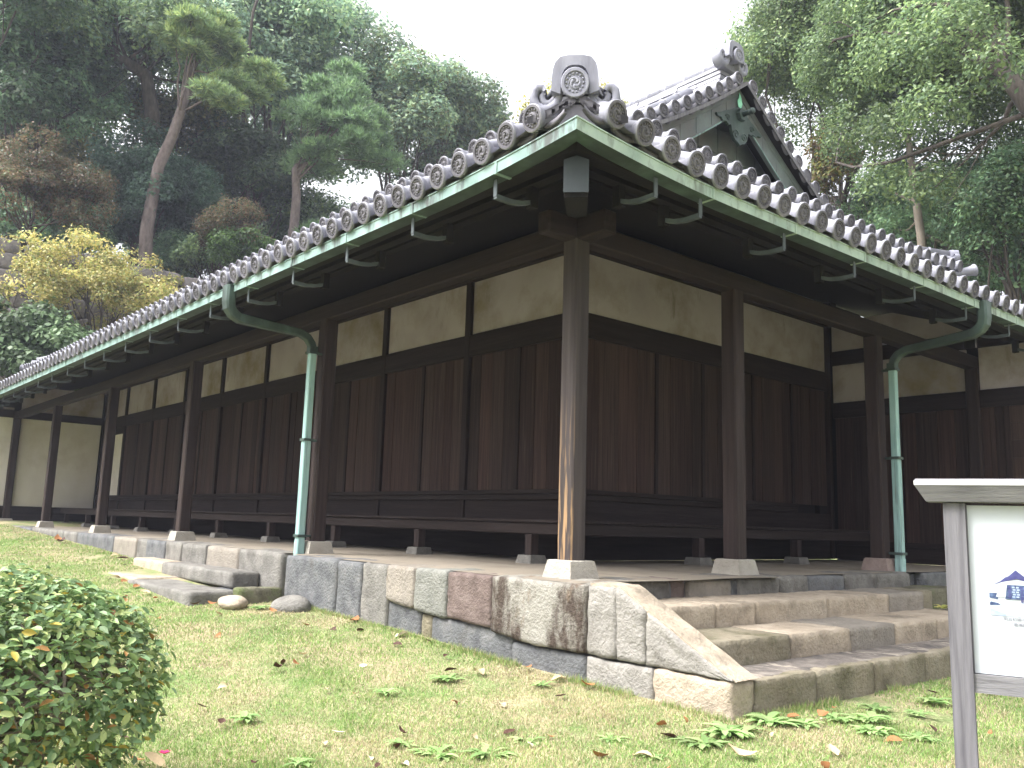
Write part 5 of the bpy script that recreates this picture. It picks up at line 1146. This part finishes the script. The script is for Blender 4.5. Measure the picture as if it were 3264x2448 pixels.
weeds = [(-.04, -1.09, .13, 14, "leafy green weed in the lawn below the dark red stone"), (1.11, -1.97, .14, 18, "weed rosette at the bottom edge, left one of a near pair"), (1.28, -1.78, .15, 18, "weed rosette at the bottom edge, right one of a near pair"), (1.25, -1.51, .10, 12, "small flat weed behind the near pair of rosettes"), (.85, -2.0, .11, 12, "pale weed rosette left of the near pair"), (-.04, -1.55, .11, 10, "lone pale weed in the middle of the lawn"), (-.09, -2.42, .12, 10, "flat light weed on the lawn right of the camellia"), (1.84, -.66, .20, 26, "large bright weed clump at the stair cheek corner"), (1.86, -.87, .15, 18, "bright weed in front of the large clump at the cheek corner"), (1.86, -.30, .17, 24, "dark narrow leaved weed at the foot of the first step"), (2.0, -.16, .13, 16, "low weed just right of the narrow leaved one"), (2.02, .12, .13, 16, "spreading weed along the lowest step, left of its middle"), (2.12, .30, .15, 18, "spreading weed along the lowest step at its middle"), (2.0, .62, .12, 14, "weed close under the lichen spotted step block"), (2.27, .05, .14, 18, "broad weed halfway between the step and the sign post"), (2.11, 1.17, .13, 14, "weed against the step beside the notice board post"), (2.2, .74, .11, 12, "weed a little in front of the step by the notice board"), (1.50, -1.17, .10, 10, "small weed in the lawn left of the cheek corner clump"), (.77, -2.52, .10, 8, "tiny weed at the bottom edge near the camellia"), (.48, -.72, .10, 10, "small weed below the rust stained corner stone"), (-3.35, -.42, .10, 14, "fresh green weed in the platform joint by the flat rock"), (-3.42, -.83, .13, 14, "green weed between the oval stone and the flat rock"), (1.82, -1.21, .09, 9, "small weed near the bottom edge in front of the cheek"), (2.48, .16, .12, 12, "weed on bare soil near the sign post"), (.95, 3.98, .12, 10, "yellowish weed sprouting from the step joint")]
for i, (x, y, L, nl, lab) in enumerate(weeds):
    V, F, C = weed_mesh(100+i, int(nl*1.9), L*.9, i % 3 != 0); z = -.42 if y > 3.5 else float(ground(x, y))
    o = mesh_obj("weed", np.array(V)+np.array([x, y, z]), F, "leaf", None, smooth=True, cols=np.array(C) if y < 3.5 else np.array(C)*np.array([1.9, 1.3, 1])); tag(o, lab, "weed", "weeds in the lawn")

# ---- fallen leaves
def dead_leaf(seed):
    rs = np.random.RandomState(seed); V = []; K = 6; L = .04; cu = rs.uniform(-1.2, 1.6); fo = rs.uniform(.2, .9)
    for k in range(K):
        u = k/(K-1); x_ = (u-.5)*2*L; w = L*.62*math.sin(PI*min(1, u*.9+.06)); zz = cu*L*(u-.5)**2*1.6+.006
        V += [(x_, w, zz+fo*w*.7), (x_, 0, zz), (x_, -w*rs.uniform(.8, 1), zz+fo*w*rs.uniform(.3, .9))]
    F = [f for k in range(K-1) for f in ((3*k, 3*k+1, 3*k+4, 3*k+3), (3*k+1, 3*k+2, 3*k+5, 3*k+4))]
    return np.array(V), F
kinds = [("curled dark brown fallen leaf on the grass", (.075, .035, .025)), ("rusty orange brown fallen leaf on the grass", (.34, .15, .06)), ("pale tan fallen leaf on the grass", (.50, .38, .23)), ("cream coloured fallen leaf on the grass", (.62, .56, .40))]
protos = {}
rs = np.random.RandomState(41)
spots = [(-2.16, -.52, 1, 1.7), (-1.36, -.56, 3, 1.6), (-1.94, -.85, 0, 1), (-2.28, -.93, 1, 1), (-1.0, -1.79, 0, 1.2), (-1.04, -1.64, 1, 1), (-.16, -.95, 0, 1.2), (-.02, -.82, 2, 1.6), (.72, -.55, 1, 1.4), (2.12, -.93, 2, 1.7), (2.37, -.54, 2, 1.3), (2.43, -.06, 1, 1.2), (1.79, -1.25, 2, 1.3), (.32, -3.05, 2, 1.5), (1.9, -.12, 1, 1.3), (1.95, .12, 1, 1.2), (1.70, -.95, 0, 1.3), (.47, -.55, 2, 1.3), (-3.1, -.84, 1, 1.2), (-5.6, -1.3, 1, 1.5), (-5.1, -1.36, 2, 1.4), (-6.2, -1.25, 1, 1.5), (-6.6, -1.22, 2, 1.4), (-4.6, -1.42, 1, 1.3), (-3.95, -1.25, 0, 1.3), (-3.9, -1.1, 1, 1.3), (-8.6, -.55, 0, 2.2), (-9.1, -.5, 2, 2.2), (-12.5, -.5, 1, 2.6), (-12.0, -.55, 0, 2.4)]
while len(spots) < 120:
    dd = 4.1+(rs.rand()**1.5)*12; aa = R_(49.6+rs.uniform(-31, 31)); x_ = camx-math.sin(aa)*dd; y_ = camy+math.cos(aa)*dd
    if in_stone(np.array([x_]), np.array([y_]))[0] or y_ > 4: continue
    spots.append((x_, y_, int(rs.choice(4, p=[.38, .34, .2, .08])), rs.uniform(.45, .95)*(1+.03*dd)))
for i, (x_, y_, k, sc) in enumerate(spots):
    var = i % 5; zz = float(ground(x_, y_)) + .016
    if (k, var) not in protos:
        V, F = dead_leaf(k*10+var); c = np.tile(np.array(kinds[k][1])*rs.uniform(.85, 1.15), (len(V), 1))
        o = mesh_obj("fallen_leaf", V, F, "dry_leaf", None, (0, 0, 0), True, cols=c); protos[(k, var)] = o; o.location = (x_, y_, zz)
    else: o = copy_obj(protos[(k, var)], None, (x_, y_, zz))
    o.rotation_mode = 'XYZ'; o.rotation_euler = (rs.normal()*.3, rs.normal()*.3, rs.uniform(0, 6.28)); o.scale = (sc,)*3
    tag(o, kinds[k][0], "fallen leaf", "fallen leaves scattered over the lawn")


# ---- closed box of thin haze: pales far trees, also added to lift shadows like glare
def haze_box():
    m = bpy.data.materials.new("haze_air"); m.use_nodes = True; N = m.node_tree.nodes; N.clear()
    o_ = N.new("ShaderNodeOutputMaterial"); v = N.new("ShaderNodeVolumePrincipled"); v.inputs["Color"].default_value = (.78, .82, 1.0, 1); v.inputs["Density"].default_value = HAZE; v.inputs["Anisotropy"].default_value = 0.0
    m.node_tree.links.new(v.outputs[0], o_.inputs["Volume"]); MATS["haze_air"] = m
    b = MB(); b.box(-245, 245, -245, 245, -4, 45); tag(b.build("haze", "haze_air"), "thin pale haze in the air", "haze", kind="stuff")
haze_box()
